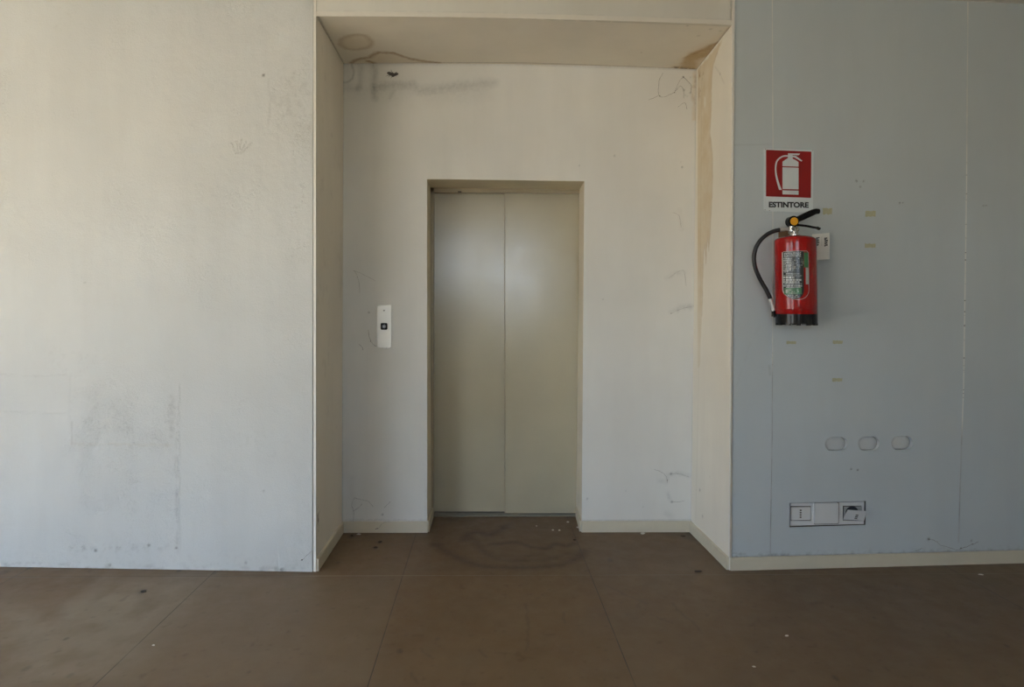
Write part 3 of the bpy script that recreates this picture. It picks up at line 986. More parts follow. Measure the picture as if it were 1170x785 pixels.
# left jamb, with a step
hexa(bm, [(b0, 0, 0), (b0+jb, 0, 0), (a0+jt, 0, RVz[0]), (a0, 0, RVz[0])], [(b0, .09, 0), (b0+jb, .09, 0), (a0+jt, .09, RVz[0]), (a0, .09, RVz[0])])
hexa(bm, [(b0, -.012, 0), (b0+wj*.4, -.012, 0), (a0+wj*.4, -.012, RVz[0]), (a0, -.012, RVz[0])], [(b0, 0, 0), (b0+wj*.4, 0, 0), (a0+wj*.4, 0, RVz[0]), (a0, 0, RVz[0])])
# head
hexa(bm, [(a0, 0, RVz[0]-hl), (a1, 0, RVz[1]-hr), (a1, 0, RVz[1]), (a0, 0, RVz[0])], [(a0, .09, RVz[0]-hl), (a1, .09, RVz[1]-hr), (a1, .09, RVz[1]), (a0, .09, RVz[0])])
# right jamb behind the reveal
hexa(bm, [(b1-.004, 0.012, 0), (b1, 0.012, 0), (a1, 0.012, RVz[1]), (a1-.004, 0.012, RVz[1])], [(b1-.004, .09, 0), (b1, .09, 0), (a1, .09, RVz[1]), (a1-.004, .09, RVz[1])])
done('door_frame', bm, M_frame, door, bevel=0.0015)

zt_l = DL(496, 221, 0.045)[1]+0.02
sl0 = DL(494.6, 400, 0.045)[0]-0.01
m0t, m0b = DL(577.0, 220, 0.02), DL(577.3, 586.4, 0.02)
bm = bmesh.new()
zb1 = DL(536, 584.3, 0.045)[1]
hexa(bm, [(sl0, .045, zb1), (m0b[0]+.03, .045, zb1), (m0t[0]+.03, .045, zt_l), (sl0, .045, zt_l)],
     [(sl0, .07, zb1), (m0b[0]+.03, .07, zb1), (m0t[0]+.03, .07, zt_l), (sl0, .07, zt_l)])
done('door_leaf', bm, M_door, door, bevel=0.002)
bm = bmesh.new()
zb2 = DL(620, 586.4, 0.02)[1]
r1 = b1+0.005
hexa(bm, [(m0b[0], .02, zb2), (b1-.003, .02, zb2), (a1-.003, .02, zt_l), (m0t[0], .02, zt_l)],
     [(m0b[0], .042, zb2), (b1-.003, .042, zb2), (a1-.003, .042, zt_l), (m0t[0], .042, zt_l)])
done('door_leaf', bm, M_door, door, bevel=0.002)
bm = bmesh.new()  # dark strip added to draw the seam line between the leaves
hexa(bm, [(m0b[0]-.004, .018, zb2), (m0b[0]-.0002, .018, zb2), (m0t[0]-.0002, .018, zt_l), (m0t[0]-.004, .018, zt_l)],
     [(m0b[0]-.004, .044, zb2), (m0b[0]-.0002, .044, zb2), (m0t[0]-.0002, .044, zt_l), (m0t[0]-.004, .044, zt_l)])
done('edge_seal', bm, M_frame, door, bevel=0.0008)
bm = bmesh.new()
zs_ = 0.009
box(bm, b0, b1, 0.0, 0.085, -0.01, zs_)
for k in range(3):
    yy = 0.012+k*0.028
    box(bm, b0+.003, b1-.003, yy, yy+0.008, zs_, zs_+0.003)
o = done('sill_track', bm, M_sill, door, bevel=0.0008)
o['label'] = 'grey metal door track in the floor'
bm = bmesh.new()                                   # dark panel standing in for the unlit shaft behind the gaps
box(bm, b0, b1, 0.088, 0.1, 0, 2.08)
done('gap_backing', bm, M_gap, door)
bm = bmesh.new()
p = DL(525, 219.2)
box(bm, p[0]-.010, p[0]+.012, -0.002, 0.004, p[1]-.004, p[1]+.004)
done('latch_pin', bm, M_gap, door, bevel=0.001)

# ---- baseboards
def baseboard(name, p0, p1, h=0.0625, t=0.012, label='', zdrop=0.0, ang_back=None):
    """board along the floor line p0 -> p1 (world x, y of its front face), thickness away from the viewer's side"""
    a, b = np.array(p0[:2], float), np.array(p1[:2], float)
    ln = np.linalg.norm(b-a)
    ang = math.atan2(b[1]-a[1], b[0]-a[0])
    bm = bmesh.new()
    box(bm, 0, ln, 0, t, 0, h-0.004)
    box(bm, 0, ln, 0.0025, t, h-0.004, h)
    o = done(name, bm, M_base, bevel=0.0012)
    o.location = (a[0], a[1], 0)
    o.rotation_euler = (0, 0, ang)
    S(o, label, 'baseboard')
    return o


tb = 0.012
# niche: left side, right side, back left, back right; lift reveal left and right; right wall
bl0 = on_floor(391.5, 608.5)
baseboard('baseboard_niche_left', (XLb[0]+tb, YB-0.0), (XLf[0]+tb, 0.0), label='cream baseboard along the left side of the niche').rotation_euler.z = math.atan2(YB, XLb[0]-XLf[0])
o = bpy.data.objects['baseboard_niche_left']
o.location = (XLf[0]+tb, 0.004, 0)
o = baseboard('baseboard_niche_right', (XRb[0]-tb, YB), (XRf[0]-tb, 0.004), label='cream baseboard along the right side of the niche')
baseboard('baseboard_back_left', (XLb[0]+tb+.001, YB-tb), (OPl[1]+.003, YB-tb), label='cream baseboard on the back wall left of the lift door')
baseboard('baseboard_back_right', (OPr[1]-.002, YB-tb), (XRb[0]-tb-.001, YB-tb), label='cream baseboard on the back wall right of the lift door')
o = baseboard('baseboard_reveal_left', (0, 0), (0.26, 0), label='short cream baseboard in the left reveal of the lift')
o.location = (OPl[1]+tb, YB+0.004, 0); o.rotation_euler.z = math.atan2(YD-YB, RVl[1]-OPl[1])
o = baseboard('baseboard_reveal_right', (0, 0), (0.275, 0), label='short cream baseboard in the right reveal of the lift')
o.location = (RVr[1]-tb, YD-.002, 0); o.rotation_euler.z = math.atan2(YB-YD, OPr[1]-RVr[1])
p0 = FR.world(FR.loc(832.9, 652)[0]+0.004, -tb, 0); p1 = FR.world(4.0, -tb, 0)
baseboard('baseboard_right', p0, p1, label='long cream baseboard along the foot of the blue-grey wall')

# ------------------------------------------------------------------ floor
JX = [float(on_floor(36, 648)[0]), float(on_floor(180, 715)[0]), float(on_floor(445, 706)[0]), float(on_floor(697, 712)[0])]
JX.append(float(on_floor(1140, 680)[0])); JX.insert(0, JX[0]-0.93)
JX = sorted(JX)
JY = float(on_floor(560, 657.3)[1])
print('joints', JX, JY, on_floor(1140, 680))


def floor_mat():
    t = Nt('brown_stone_slabs')
    at = t.n('ShaderNodeAttribute', _attribute_name='stain')
    sp = t.n('ShaderNodeSeparateColor')
    t.put(sp.inputs[0], at.outputs['Color'])
    R, G, B, A = sp.outputs[0], sp.outputs[1], sp.outputs[2], at.outputs['Alpha']
    co = t.coord()
    xyz = t.n('ShaderNodeSeparateXYZ'); t.put(xyz.inputs[0], co)
    X, Y = xyz.outputs[0], xyz.outputs[1]
    big = t.noise(1.3, 5, 0.6, dist=0.5)
    mid = t.noise(7, 6, 0.65)
    fine = t.noise(95, 4, 0.7)
    base = t.mix(t.remap(big, 0.3, 0.7), (0.122, 0.074, 0.034), (0.157, 0.098, 0.048))
    # slab tint: step count across x and y
    cnt = None
    for k, jx in enumerate(JX):
        st = t.math('GREATER_THAN', X, jx)
        cnt = st if cnt is None else t.math('ADD', cnt, st)
    cnt = t.math('ADD', cnt, t.math('MULTIPLY', t.math('GREATER_THAN', Y, JY), 9.37))
    wn = t.n('ShaderNodeTexWhiteNoise', _noise_dimensions='1D')
    t.put(wn.inputs['W'], t.math('MULTIPLY', cnt, 3.17))
    base = t.mix(t.remap(wn.outputs['Value'], 0, 1, 0.0, 0.35), base, (0.150, 0.108, 0.066))
    base = t.mix(t.remap(mid, 0.45, 0.8, 0, 0.35), base, (0.098, 0.068, 0.043))
    base = t.mix(t.remap(t.noise(14, 4, 0.7, dist=1.2), 0.60, 0.72, 0, 0.18), base, (0.19, 0.145, 0.10))
    base = t.mix(t.remap(fine, 0.62, 0.75, 0, 0.35), base, (0.07, 0.05, 0.034))
    base = t.mix(A, base, (0.210, 0.170, 0.120))
    base = t.mix(R, base, (0.095, 0.060, 0.034))
    base = t.mix(t.math('MULTIPLY', G, t.remap(fine, 0.3, 0.7, 0.55, 1.1), clamp=True), base, (0.048, 0.026, 0.012))
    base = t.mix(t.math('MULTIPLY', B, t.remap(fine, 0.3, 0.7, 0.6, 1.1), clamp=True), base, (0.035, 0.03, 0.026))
    # joints
    wob = t.math('MULTIPLY', t.math('SUBTRACT', t.noise(30, 2), 0.5), 0.0012)
    j = None
    for jx in JX:
        d = t.math('ABSOLUTE', t.math('ADD', t.math('SUBTRACT', X, jx), wob))
        v = t.remap(d, 0.0012, 0.0028, 1, 0)
        j = v if j is None else t.math('MAXIMUM', j, v)
    brk = t.remap(t.noise(5, 3), 0.30, 0.5, 0.35, 0.95)
    base = t.mix(t.math('MULTIPLY', j, brk), base, (0.045, 0.034, 0.024))
    dy_ = t.math('ABSOLUTE', t.math('ADD', t.math('SUBTRACT', Y, JY), wob))
    jh = t.remap(dy_, 0.0016, 0.0042, 1, 0)
    jcol = t.mix(t.remap(X, -0.75, 0.1), (0.27, 0.235, 0.185), (0.15, 0.12, 0.085))
    jcol = t.mix(t.remap(X, -0.82, -0.95), jcol, (0.075, 0.055, 0.036))
    base = t.mix(t.math('MULTIPLY', jh, t.remap(t.noise(9, 3), 0.3, 0.5, 0.45, 0.95)), base, jcol)
    r = t.remap(t.noise(11, 5, 0.65), 0.3, 0.7, 0.40, 0.55)
    h = t.math('SUBTRACT', t.math('MULTIPLY', fine, 0.15), t.math('MULTIPLY', t.math('MAXIMUM', j, jh), 0.8))
    t.set(col=base, rough=r, spec=0.33, normal=t.bump(h, 0.25, 0.003))
    return t.m


def build_floor():
    X0, X1, Y0, Y1 = -3.05, 3.05, -1.35, 0.86
    g = 0.0065
    us = np.arange(X0, X1, g); vs = np.arange(Y0, Y1, g)
    X1, Y1 = us[-1], vs[-1]
    co, q = sheet(us, vs, lambda u, v: (u, v, 0*u))
    x, y = co[:, 0], co[:, 1]
    L = lambda *ps: [on_floor(*p)[:2] for p in ps]
    m = np.zeros((len(co), 4))
    nz = fbm(x, y, 9, 101); nf = fbm(x, y, 45, 111, 3); nb = fbm(x, y, 2.2, 121)
    xw, yw = x+(nz-.5)*.05, y+(nf-.5)*.03
    # dried water rings in front of the lift
    o1 = L((497, 622), (505, 628), (517, 634), (534, 642.5), (554.6, 648), (583, 648.5), (611, 648.5), (639, 646), (662, 638), (668, 630))
    o2 = L((497, 622), (499, 606), (508, 598), (520, 595))
    i1 = L((532, 617), (538, 610), (547, 608), (560, 611.5), (572, 607), (580, 600))
    i2 = L((562, 622), (576, 621), (590, 619), (607, 625.5), (624, 627), (629, 623), (634, 621), (645, 624), (656, 621))
    i3 = L((543, 616), (548, 628), (560, 637), (583, 641), (620, 640), (650, 633))
    i4 = L((565, 634), (590, 636), (615, 634))
    full = o1+L((668, 612), (655, 596), (600, 594), (530, 594))+o2[::-1][:2]
    m[:, 0] += area(xw, yw, full, 0.03)*0.16
    m[:, 1] += line(xw, yw, o1, 0.020, 0.030)*1.0*np.clip(0.55+nz,0,1)
    m[:, 1] += line(xw, yw, o2, 0.018, 0.035)*0.5
    m[:, 1] += line(xw, yw, i1, 0.022, 0.03)*1.0
    m[:, 1] += line(xw, yw, i2, 0.014, 0.018)*1.0
    m[:, 1] += line(xw, yw, i3, 0.014, 0.025)*0.7
    m[:, 1] += line(xw, yw, i4, 0.012, 0.03)*0.4
    m[:, 0] += area(xw, yw, L((480, 592), (660, 592), (672, 655), (470, 655)), 0.05)*0.20
    # uneven darker bands along the skirtings and in the corners
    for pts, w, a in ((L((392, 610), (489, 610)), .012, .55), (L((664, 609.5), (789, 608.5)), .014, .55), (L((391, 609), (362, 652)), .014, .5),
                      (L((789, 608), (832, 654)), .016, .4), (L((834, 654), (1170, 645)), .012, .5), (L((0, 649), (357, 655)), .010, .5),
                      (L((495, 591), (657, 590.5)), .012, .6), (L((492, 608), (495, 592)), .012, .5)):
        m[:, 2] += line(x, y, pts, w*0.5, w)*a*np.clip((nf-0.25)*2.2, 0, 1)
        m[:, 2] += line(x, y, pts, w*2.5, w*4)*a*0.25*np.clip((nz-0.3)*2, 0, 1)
    m[:, 0] += line(x, y, L((0, 653.5), (100, 654), (300, 657)), 0.0015, 0.003)*0.9
    m[:, 2] += area(x, y, L((775, 609), (789, 609), (800, 620), (760, 612)), 0.03)*0.3
    m[:, 2] += np.clip((fbm(x, y, 60, 131, 2)-0.84)*14, 0, 1)*0.35
    m[:, 1] += np.clip((fbm(x, y, 30, 141, 2)-0.80)*12, 0, 1)*0.35
    m[:, 0] += area(xw, yw, L((860, 655), (1170, 650), (1170, 785), (960, 785)), 0.25)*0.30
    # left slabs paler, wall and window sheen painted in; darker at the right
    m[:, 3] += area(xw, yw, L((0, 690), (60, 700), (160, 660), (240, 656), (130, 785), (0, 785)), 0.09)*0.85*np.clip(nz*1.7, 0, 1)
    m[:, 3] += area(xw, yw, L((60, 700), (120, 655), (140, 656), (85, 705)), 0.02)*0.35
    m[:, 3] += area(x, y, L((115, 686), (140, 668), (170, 672), (140, 692)), 0.012)*0.18
    m[:, 3] += np.clip((nb-0.6)*4, 0, 1)*0.12
    m[:, 3] += area(xw, y, L((1000, 685), (1050, 684), (1138, 732), (1045, 736)), 0.02)*0.16
    m[:, 3] += area(xw, y, L((905, 672), (940, 670), (990, 710), (925, 712)), 0.03)*0.10
    m[:, 3] += area(xw, y, L((246, 656), (455, 660), (420, 785), (115, 785)), 0.05)*0.28
    for pts in (((690, 668), (740, 690)), ((770, 690), (800, 720)), ((640, 700), (648, 712)), ((548, 742), (556, 752)), ((470, 770), (480, 780)), ((600, 690), (602, 742)),
                ((480, 740), (494, 752)), ((740, 702), (765, 712))):
        m[:, 2] += line(xw, yw, L(*pts), 0.0035, 0.005)*0.5
    for px, py, r, a in ((163, 676, .014, .8), (76, 730, .008, .6), (457, 744, .012, .6), (285, 768, .006, .5), (30, 764, .012, .35), (80, 772, .01, .35), (500, 730, .01, .3),
                         (697, 640, .016, .5), (205, 652, .012, .6), (245, 655, .012, .5), (5, 654, .02, .4), (36, 647.5, .02, .8), (903, 706, .006, .6), (999, 706, .006, .6), (1150, 738, .008, .6),
                         (955, 775, .012, .6), (848, 688, .006, .4), (1024, 670, .006, .5), (434, 619.5, .016, .7), (429, 625.8, .014, .8), (386, 643, .01, .6), (402, 613, .02, .5)):
        p = on_floor(px, py)
        m[:, 2] += np.clip((r*1.25-np.hypot(x+(nf-.5)*.01-p[0], (y-p[1])*0.6))/(r*0.6), 0, 1)*a
    m = np.clip(m, 0, 1)
    A0, A1, B0, B1 = XL-.2, XR+.2, YK-.2, YS+.2
    ev = [(A0, B0, 0), (A1, B0, 0), (A1, Y0, 0), (A0, Y0, 0), (A0, Y1, 0), (X0, Y0, 0), (X0, Y1, 0), (X1, Y0, 0), (A1, Y1, 0), (X1, Y1, 0), (A1, B1, 0), (A0, B1, 0)]
    ef = [(0, 1, 2, 3), (3, 5, 6, 4), (7, 2, 8, 9), (4, 8, 10, 11)]
    o = sheet_obj('floor', co, q, m, floor_mat(), ev, ef)
    S(o, 'dull brown stone slab floor with a dried water ring before the lift', 'floor')


build_floor()

# ------------------------------------------------------------------ fire extinguisher sign
M_signw = plain('sign_white', (0.60, 0.655, 0.675), 0.4, var=0.04)
M_signr = plain('sign_red', (0.245, 0.005, 0.006), 0.4, var=0.05)
M_black = plain('sign_black', (0.018, 0.02, 0.025), 0.45, var=0.1)
M_screw = plain('steel_screw', (0.35, 0.34, 0.32), 0.35, metal=0.9)


def build_sign():
    cpx, cpy = 901, 206.5
    c = FR.loc(cpx, cpy)
    root = empty('fire_extinguisher_sign', FR.world(c[0], 0, c[1]), FR.a)
    tag(root, 'red and white fire extinguisher sign reading ESTINTORE on the blue-grey wall', 'sign')

    def Q(zx, zy, w=0.003):
        p = FR.loc(860+zx/8.722, 160+zy/8.722, w) - c
        return (p[0], p[1])
    bm = bmesh.new()
    pl = [Q(114, 708), Q(600, 722), Q(607, 101), Q(113, 88)]

    def rounded(poly, r, n=4):
        out = []
        N = len(poly)
        for i in range(N):
            p, a, b = (np.array(poly[i]), np.array(poly[i-1]), np.array(poly[(i+1) % N]))
            pa = p+(a-p)/np.linalg.norm(a-p)*r; pb = p+(b-p)/np.linalg.norm(b-p)*r
            for k in range(n+1):
                s = k/n
                out.append(tuple(pa*(1-s)**2+p*2*s*(1-s)+pb*s*s))
        return out
    prism(bm, rounded(pl, 0.006), -0.0035, 0.0)
    done('plate', bm, M_signw, root, bevel=0.0006)
    bm = bmesh.new()
    prism(bm, rounded([Q(132, 562), Q(580, 577), Q(583, 116), Q(133, 98)], 0.003), -0.0041, -0.0035)
    o = done('red_field', bm, M_signr, root); o['label'] = 'red square field'
    Yf, Yb = -0.0047, -0.0041
    bm = bmesh.new()
    P = lambda *ps: [Q(*p) for p in ps]
    prism(bm, P((296, 542), (455, 546), (455, 505), (296, 502)), Yf, Yb)
    prism(bm, P((296, 489), (455, 492), (455, 277), (296, 272)), Yf, Yb)
    prism(bm, P((296, 261), (455, 266), (455, 222), (430, 203), (396, 186), (396, 152), (352, 151), (350, 180), (325, 196), (296, 216)), Yf, Yb)
    prism(bm, P((350, 150.5), (455, 152), (472, 138), (468, 136), (350, 133)), Yf, Yb)
    prism(bm, P((396.5, 172), (412, 173), (484, 214), (494, 206), (430, 160), (396.5, 157)), Yf, Yb)
    out, inn = [], []
    hp = [(351, 160), (315, 160), (285, 170), (255, 192), (236, 222), (228, 262), (227, 305), (233, 355), (245, 405), (258, 450), (268, 480)]
    path = catmull([np.array(p) for p in hp], 4)
    for i, p in enumerate(path):
        t_ = path[min(i+1, len(path)-1)]-path[max(i-1, 0)]
        t_ = t_/np.linalg.norm(t_)
        n_ = np.array([t_[1], -t_[0]])
        w = 7.5+ (4.5*max(0, (i/len(path)-0.6))/0.4)
        out.append(p+n_*w); inn.append(p-n_*w)
    for k in range(len(out)-1):
        prism(bm, P(out[k], out[k+1], inn[k+1], inn[k]), Yf, Yb)
    prism(bm, P((262, 497), (289, 498), (281, 476), (256, 480)), Yf-0.0001, Yb)
    o = done('pictogram', bm, M_signw, root); o['label'] = 'white extinguisher silhouette'
    vs, fs = text_geo('ESTINTORE', 0.045)
    a, b, d = np.array(Q(160, 672)), np.array(Q(557, 677)), np.array(Q(160, 614))
    bm = bmesh.new()
    vv = [bm.verts.new((*(a+(b-a)*p[0]+(d-a)*p[1])[:1], -0.0040, (a+(b-a)*p[0]+(d-a)*p[1])[1])) for p in vs]
    for f in fs:
        try: bm.faces.new([vv[i] for i in f])
        except ValueError: pass
    r = bmesh.ops.extrude_face_region(bm, geom=bm.faces[:])
    bmesh.ops.translate(bm, verts=[v for v in r['geom'] if isinstance(v, bmesh.types.BMVert)], vec=(0, 0.0005, 0))
    o = done('lettering', bm, M_black, root); o['label'] = 'black word ESTINTORE'
    for zx, zy in ((126, 92), (594, 106), (166, 703), (122, 695)):
        p = Q(zx, zy)
        bm = bmesh.new()
        cyl_y(bm, p[0], p[1], 0.0024, -0.0048, -0.0035, 12)
        done('screw', bm, M_screw, root)


build_sign()

# ------------------------------------------------------------------ fire extinguisher
M_red = plain('extinguisher_red', (0.285, 0.006, 0.005), 0.11, var=0.05, scale=12, spec=0.4)
M_blk = plain('black_rubber', (0.010, 0.010, 0.011), 0.4, var=0.2)
M_blkg = plain('black_plastic', (0.009, 0.009, 0.010), 0.13, var=0.1, spec=0.22)
M_yel = plain('yellow_plastic', (0.75, 0.36, 0.015), 0.4)
M_chr = plain('dull_chrome', (0.55, 0.53, 0.49), 0.25, metal=1.0, var=0.1)
M_alu = plain('bright_aluminium', (0.62, 0.62, 0.60), 0.4, metal=0.5, var=0.08)
M_lab = plain('label_black_print', (0.022, 0.026, 0.024), 0.22, var=0.2)
M_labw = plain('label_white_print', (0.36, 0.38, 0.36), 0.4, var=0.2, scale=90)
M_labg = plain('label_green_print', (0.03, 0.13, 0.05), 0.35)
M_labo = plain('label_silver_outline', (0.40, 0.40, 0.38), 0.35)
M_paper = plain('tag_paper', (0.74, 0.74, 0.70), 0.8)
M_ink = plain('grey_ink', (0.10, 0.10, 0.10), 0.7)
M_brk = plain('rusty_bracket', (0.16, 0.09, 0.045), 0.7, var=0.25, scale=60)


def build_extinguisher():
    w = 0.105                                         # axis distance from the wall
    c = FR.loc(909.2, 371.7, w)
    root = empty('fire_extinguisher', FR.world(c[0], 0, c[1]), FR.a)
    tag(root, 'red fire extinguisher with black hose hung on the wall under its sign', 'fire extinguisher')
    ay = -w

    def Q(zx, zy, wq=w):                               # measured on a 5.236x enlargement
        p = FR.loc(850+zx/5.236, 230+zy/5.236, wq) - c
        return np.array([p[0], p[1]])
    tl = Q(306, 207); br = Q(313, 742)
    k = lambda zx, zy, wq=w: (lambda p: (p[0], -wq, p[1]))(Q(zx, zy, wq))
    zb = 0.0
    z_base = Q(310, 652)[1]
    z_sh = Q(306, 238)[1]; z_top = Q(306, 207)[1]
    # tilt of the whole: axis leans a little
    xa, xt = Q(313.5, 742)[0], Q(306, 207)[0]
    lean = (xt-xa)/(z_top)

    def ax(z): return xa + lean*z
    R = (Q(420, 400)[0]-Q(192, 400)[0])/2*0.985
    Rb = (Q(427, 700)[0]-Q(200, 700)[0])/2*0.985
    print('ext R', R, Rb, 'h', z_top, lean)

    def shear(bm):
        for v in bm.verts: v.co.x += xa + lean*v.co.z
    bm = bmesh.new()
    prof = [(0, z_base-0.02), (R*0.98, z_base-0.02), (R, z_base-0.018)]
    prof += [(R, z_base+(z_sh-z_base)*t_) for t_ in (0.05, 0.5, 0.95, 1.0)]
    hs = z_top-z_sh
    nn = 10
    for q_ in range(1, nn+1):
        a = q_/nn*PI/2*0.93
        prof.append((R-(R-0.028)*(1-math.cos(a))/(1-math.cos(PI/2*0.93)), z_sh+hs*math.sin(a)/math.sin(PI/2*0.93)))
    prof.append((0, z_top+0.001))
    lathe(bm, prof, 0, ay, 64)
    shear(bm)
    done('cylinder', bm, M_red, root, smooth=50)
    # foot ring with notches
    bm = bmesh.new()
    lathe(bm, [(Rb*0.93, 0.012), (Rb, 0.009), (Rb, z_base-0.012), (Rb*0.995, z_base), (R+0.0004, z_base+0.002)], 0, ay, 64)
    lathe(bm, [(Rb*0.90, 0.008), (Rb*0.93, 0.012)], 0, ay, 64)
    for q_ in range(12):
        a = 2*PI*q_/12+0.13
        cx, cy = math.cos(a)*(Rb-0.006), ay+math.sin(a)*(Rb-0.006)
        vs = [( -0.010, -0.005), (0.010, -0.005), (0.010, 0.0055), (-0.010, 0.0055)]
        ta = a+PI/2
        pts = [(cx+math.cos(ta)*p[0]+math.cos(a)*p[1], cy+math.sin(ta)*p[0]+math.sin(a)*p[1]) for p in vs]
        lo = [bm.verts.new((p[0], p[1], 0.0)) for p in pts]; hi = [bm.verts.new((p[0], p[1], 0.014)) for p in pts]
        bm.faces.new(lo); bm.faces.new(hi)
        for i in range(4): bm.faces.new((lo[i], lo[(i+1) % 4], hi[(i+1) % 4], hi[i]))
    lathe(bm, [(0, 0.02), (Rb*0.95, 0.02)], 0, ay, 48)
    shear(bm)
    o = done('foot_ring', bm, M_blkg, root, smooth=40); o['label'] = 'black plastic foot ring'
    # neck and valve
    bm = bmesh.new()
    xn = Q(304, 200)[0]
    z0 = z_top
    lathe(bm, [(0, z0-0.004), (0.024, z0-0.004), (0.024, z0+0.006), (0.017, z0+0.010), (0.016, z0+0.022), (0.020, z0+0.024), (0.020, z0+0.034), (0.012, z0+0.044), (0, z0+0.045)], xn, ay, 24)
    p = k(276, 168); q = k(318, 165)
    lathe(bm, [(0, p[2]-.012), (.013, p[2]-.012), (.013, p[2]+.012), (0, p[2]+.012)], p[0], ay-0.012, 16)
    o = done('valve', bm, M_chr, root, smooth=40); o['label'] = 'dull chrome valve neck'
    bm = bmesh.new()
    cyl_y(bm, p[0]+0.001, p[2], 0.0075, ay-0.034, ay-0.020, 18)
    g = done('pressure_gauge', bm, M_chr, o, bevel=0.001)
    # upper lever
    bm = bmesh.new()
    hub = k(288, 122)
    cyl_y(bm, hub[0], hub[2], 0.0265*0.98, ay-0.016, ay+0.016, 28)
    path = [k(275, 150), k(300, 118), k(340, 100), k(390, 77), k(425, 62), k(447, 60)]
    tube(bm, catmull(path, 6), [0.010+0.004*math.sin(min(1, i/30)*PI) + 0.0025*(i/30) for i in range(31)], 12, flat=1.15)
    lever = done('lever', bm, M_blkg, root, smooth=50); lever['label'] = 'black squeeze lever'
    bm = bmesh.new()
    cyl_y(bm, hub[0]+0.001, hub[2]-0.001, 0.0185, ay-0.0195, ay-0.014, 28)
    o = done('button', bm, M_yel, lever, bevel=0.001); o['label'] = 'round yellow button'
    # lower carrying handle
    bm = bmesh.new()
    path = [k(285, 140), k(330, 143), k(375, 148), k(415, 156), k(440, 160), k(452, 164)]
    tube(bm, catmull(path, 6), 0.0058, 10, flat=1.9)
    tube(bm, [k(436, 158), k(452, 166)], 0.0068, 8, flat=1.7)
    o = done('handle', bm, M_blkg, root, smooth=50); o['label'] = 'black carrying handle'
    # hose
    bm = bmesh.new()
    pp = [(236, 168, w), (212, 171, w), (170, 182, w-.005), (128, 206, w-.012), (92, 242, w-.02), (68, 290, w-.027), (60, 340, w-.03), (66, 390, w-.032), (84, 440, w-.034), (110, 490, w-.036),
          (134, 530, w-.036), (158, 584, w-.036)]
    path = catmull([k(*q_) for q_ in pp], 6)
    tube(bm, path, 0.0098, 14)
    hose = done('hose', bm, M_blk, root, smooth=60); hose['label'] = 'black rubber hose'
    bm = bmesh.new()
    tube(bm, [k(212, 170), k(232, 168), k(247, 167)], [0.0105, 0.0105, 0.009], 14)
    tube(bm, [k(240, 167), k(285, 167)], 0.007, 12)
    done('coupling', bm, M_alu, hose, smooth=40)
    bm = bmesh.new()
    tube(bm, [k(157, 582, w-.036), k(168, 618, w-.036), k(178, 655, w-.036)], [0.0105, 0.0098, 0.0085], 14)
    done('nozzle', bm, M_alu, hose, smooth=40)
    # clip that holds the hose end at the foot
    bm = bmesh.new()
    a, b = k(172, 655, w-.036), k(205, 690, w-.036)
    box(bm, a[0], a[0]+0.022, a[1]-0.012, a[1]+0.012, b[2], a[2])
    box(bm, a[0]+0.010, b[0]+0.016, a[1]-0.008, a[1]+0.012, b[2]-0.004, b[2]+0.012)
    o = done('hose_clip', bm, M_blkg, root, bevel=0.002); o['label'] = 'black hose clip'
    # label on the cylinder: patches bent round it
    def wrap(poly_or_mesh, off, name, mat, parent, faces=None):
        bm = bmesh.new()
        pts = poly_or_mesh
        if faces is None:
            vv, faces = curve_face(pts, [])
            pts = vv
        vv = [bm.verts.new((p[0], 0, p[1])) for p in pts]
        for f in faces:
            try: bm.faces.new([vv[i] for i in f])
            except ValueError: pass
        xs_ = [v.co.x for v in bm.verts]
        x0_, x1_ = min(xs_), max(xs_)
        cuts = np.arange(math.ceil(x0_/0.006)*0.006, x1_, 0.006)
        for cx in cuts:
            bmesh.ops.bisect_plane(bm, geom=bm.verts[:]+bm.edges[:]+bm.faces[:], plane_co=(cx, 0, 0), plane_no=(1, 0, 0))
        r_ = bmesh.ops.extrude_face_region(bm, geom=bm.faces[:])
        new = set(v for v in r_['geom'] if isinstance(v, bmesh.types.BMVert))
        for v in bm.verts:
            rad = R + off + (0.0004 if v in new else 0.0)
            s = max(-0.985, min(0.985, v.co.x/rad))
            v.co.y = ay - rad*math.sqrt(1-s*s)
            v.co.x = v.co.x + ax(v.co.z)
        return done(name, bm, mat, parent)

    def A(zx, zy):                                      # x from the axis, z; front face nearer than the axis
        dpt = R*0.85
        for _ in range(12):
            p = Q(zx, zy, w+dpt)
            s_ = max(-0.97*R, min(0.97*R, p[0]-ax(p[1])))
            dpt = 0.5*dpt+0.5*math.sqrt(R*R-s_*s_)
        return (s_, p[1])
    x0, zt = A(226, 302); x1, zbm = A(390, 590)
    rr = (x1-x0)/2*0.96
    zc = zbm+rr*0.98

    def shape(i):
        o_ = [(x0+i+.004, zt-i), (x1-i-.008, zt-i), (x1-i, zt-i-.008), (x1-i, zc)]
        for q_ in range(1, 16):
            a = -PI*q_/16
            o_.append(((x0+x1)/2+((x1-x0)/2-i)*math.cos(a), zc+(zc-zbm-i)*math.sin(a)))
        o_ += [(x0+i, zc), (x0+i, zt-i-.004)]
        return o_
    lab = wrap(shape(0), 0.0004, 'label', M_labo, root); lab['label'] = 'curved instruction label'
    wrap(shape(0.0022), 0.0008, 'red_border', M_red, lab)
    xr = A(357, 0+400)[0]
    inner = [(x0+.0022, zt-.0022), (xr, zt-.0022), (xr, zc)]
    x0i, xri = x0+.0022, xr
    for q_ in range(1, 14):
        a = -PI*q_/14
        inner.append(((x0i+xri)/2+(xri-x0i)/2*math.cos(a), zc+(zc-zbm-.004)*math.sin(a)))
    inner.append((x0i, zc))
    wrap(inner, 0.0012, 'black_print', M_lab, lab)
    gx0, gz1 = A(358, 306); gx1, gz0 = A(384, 396)
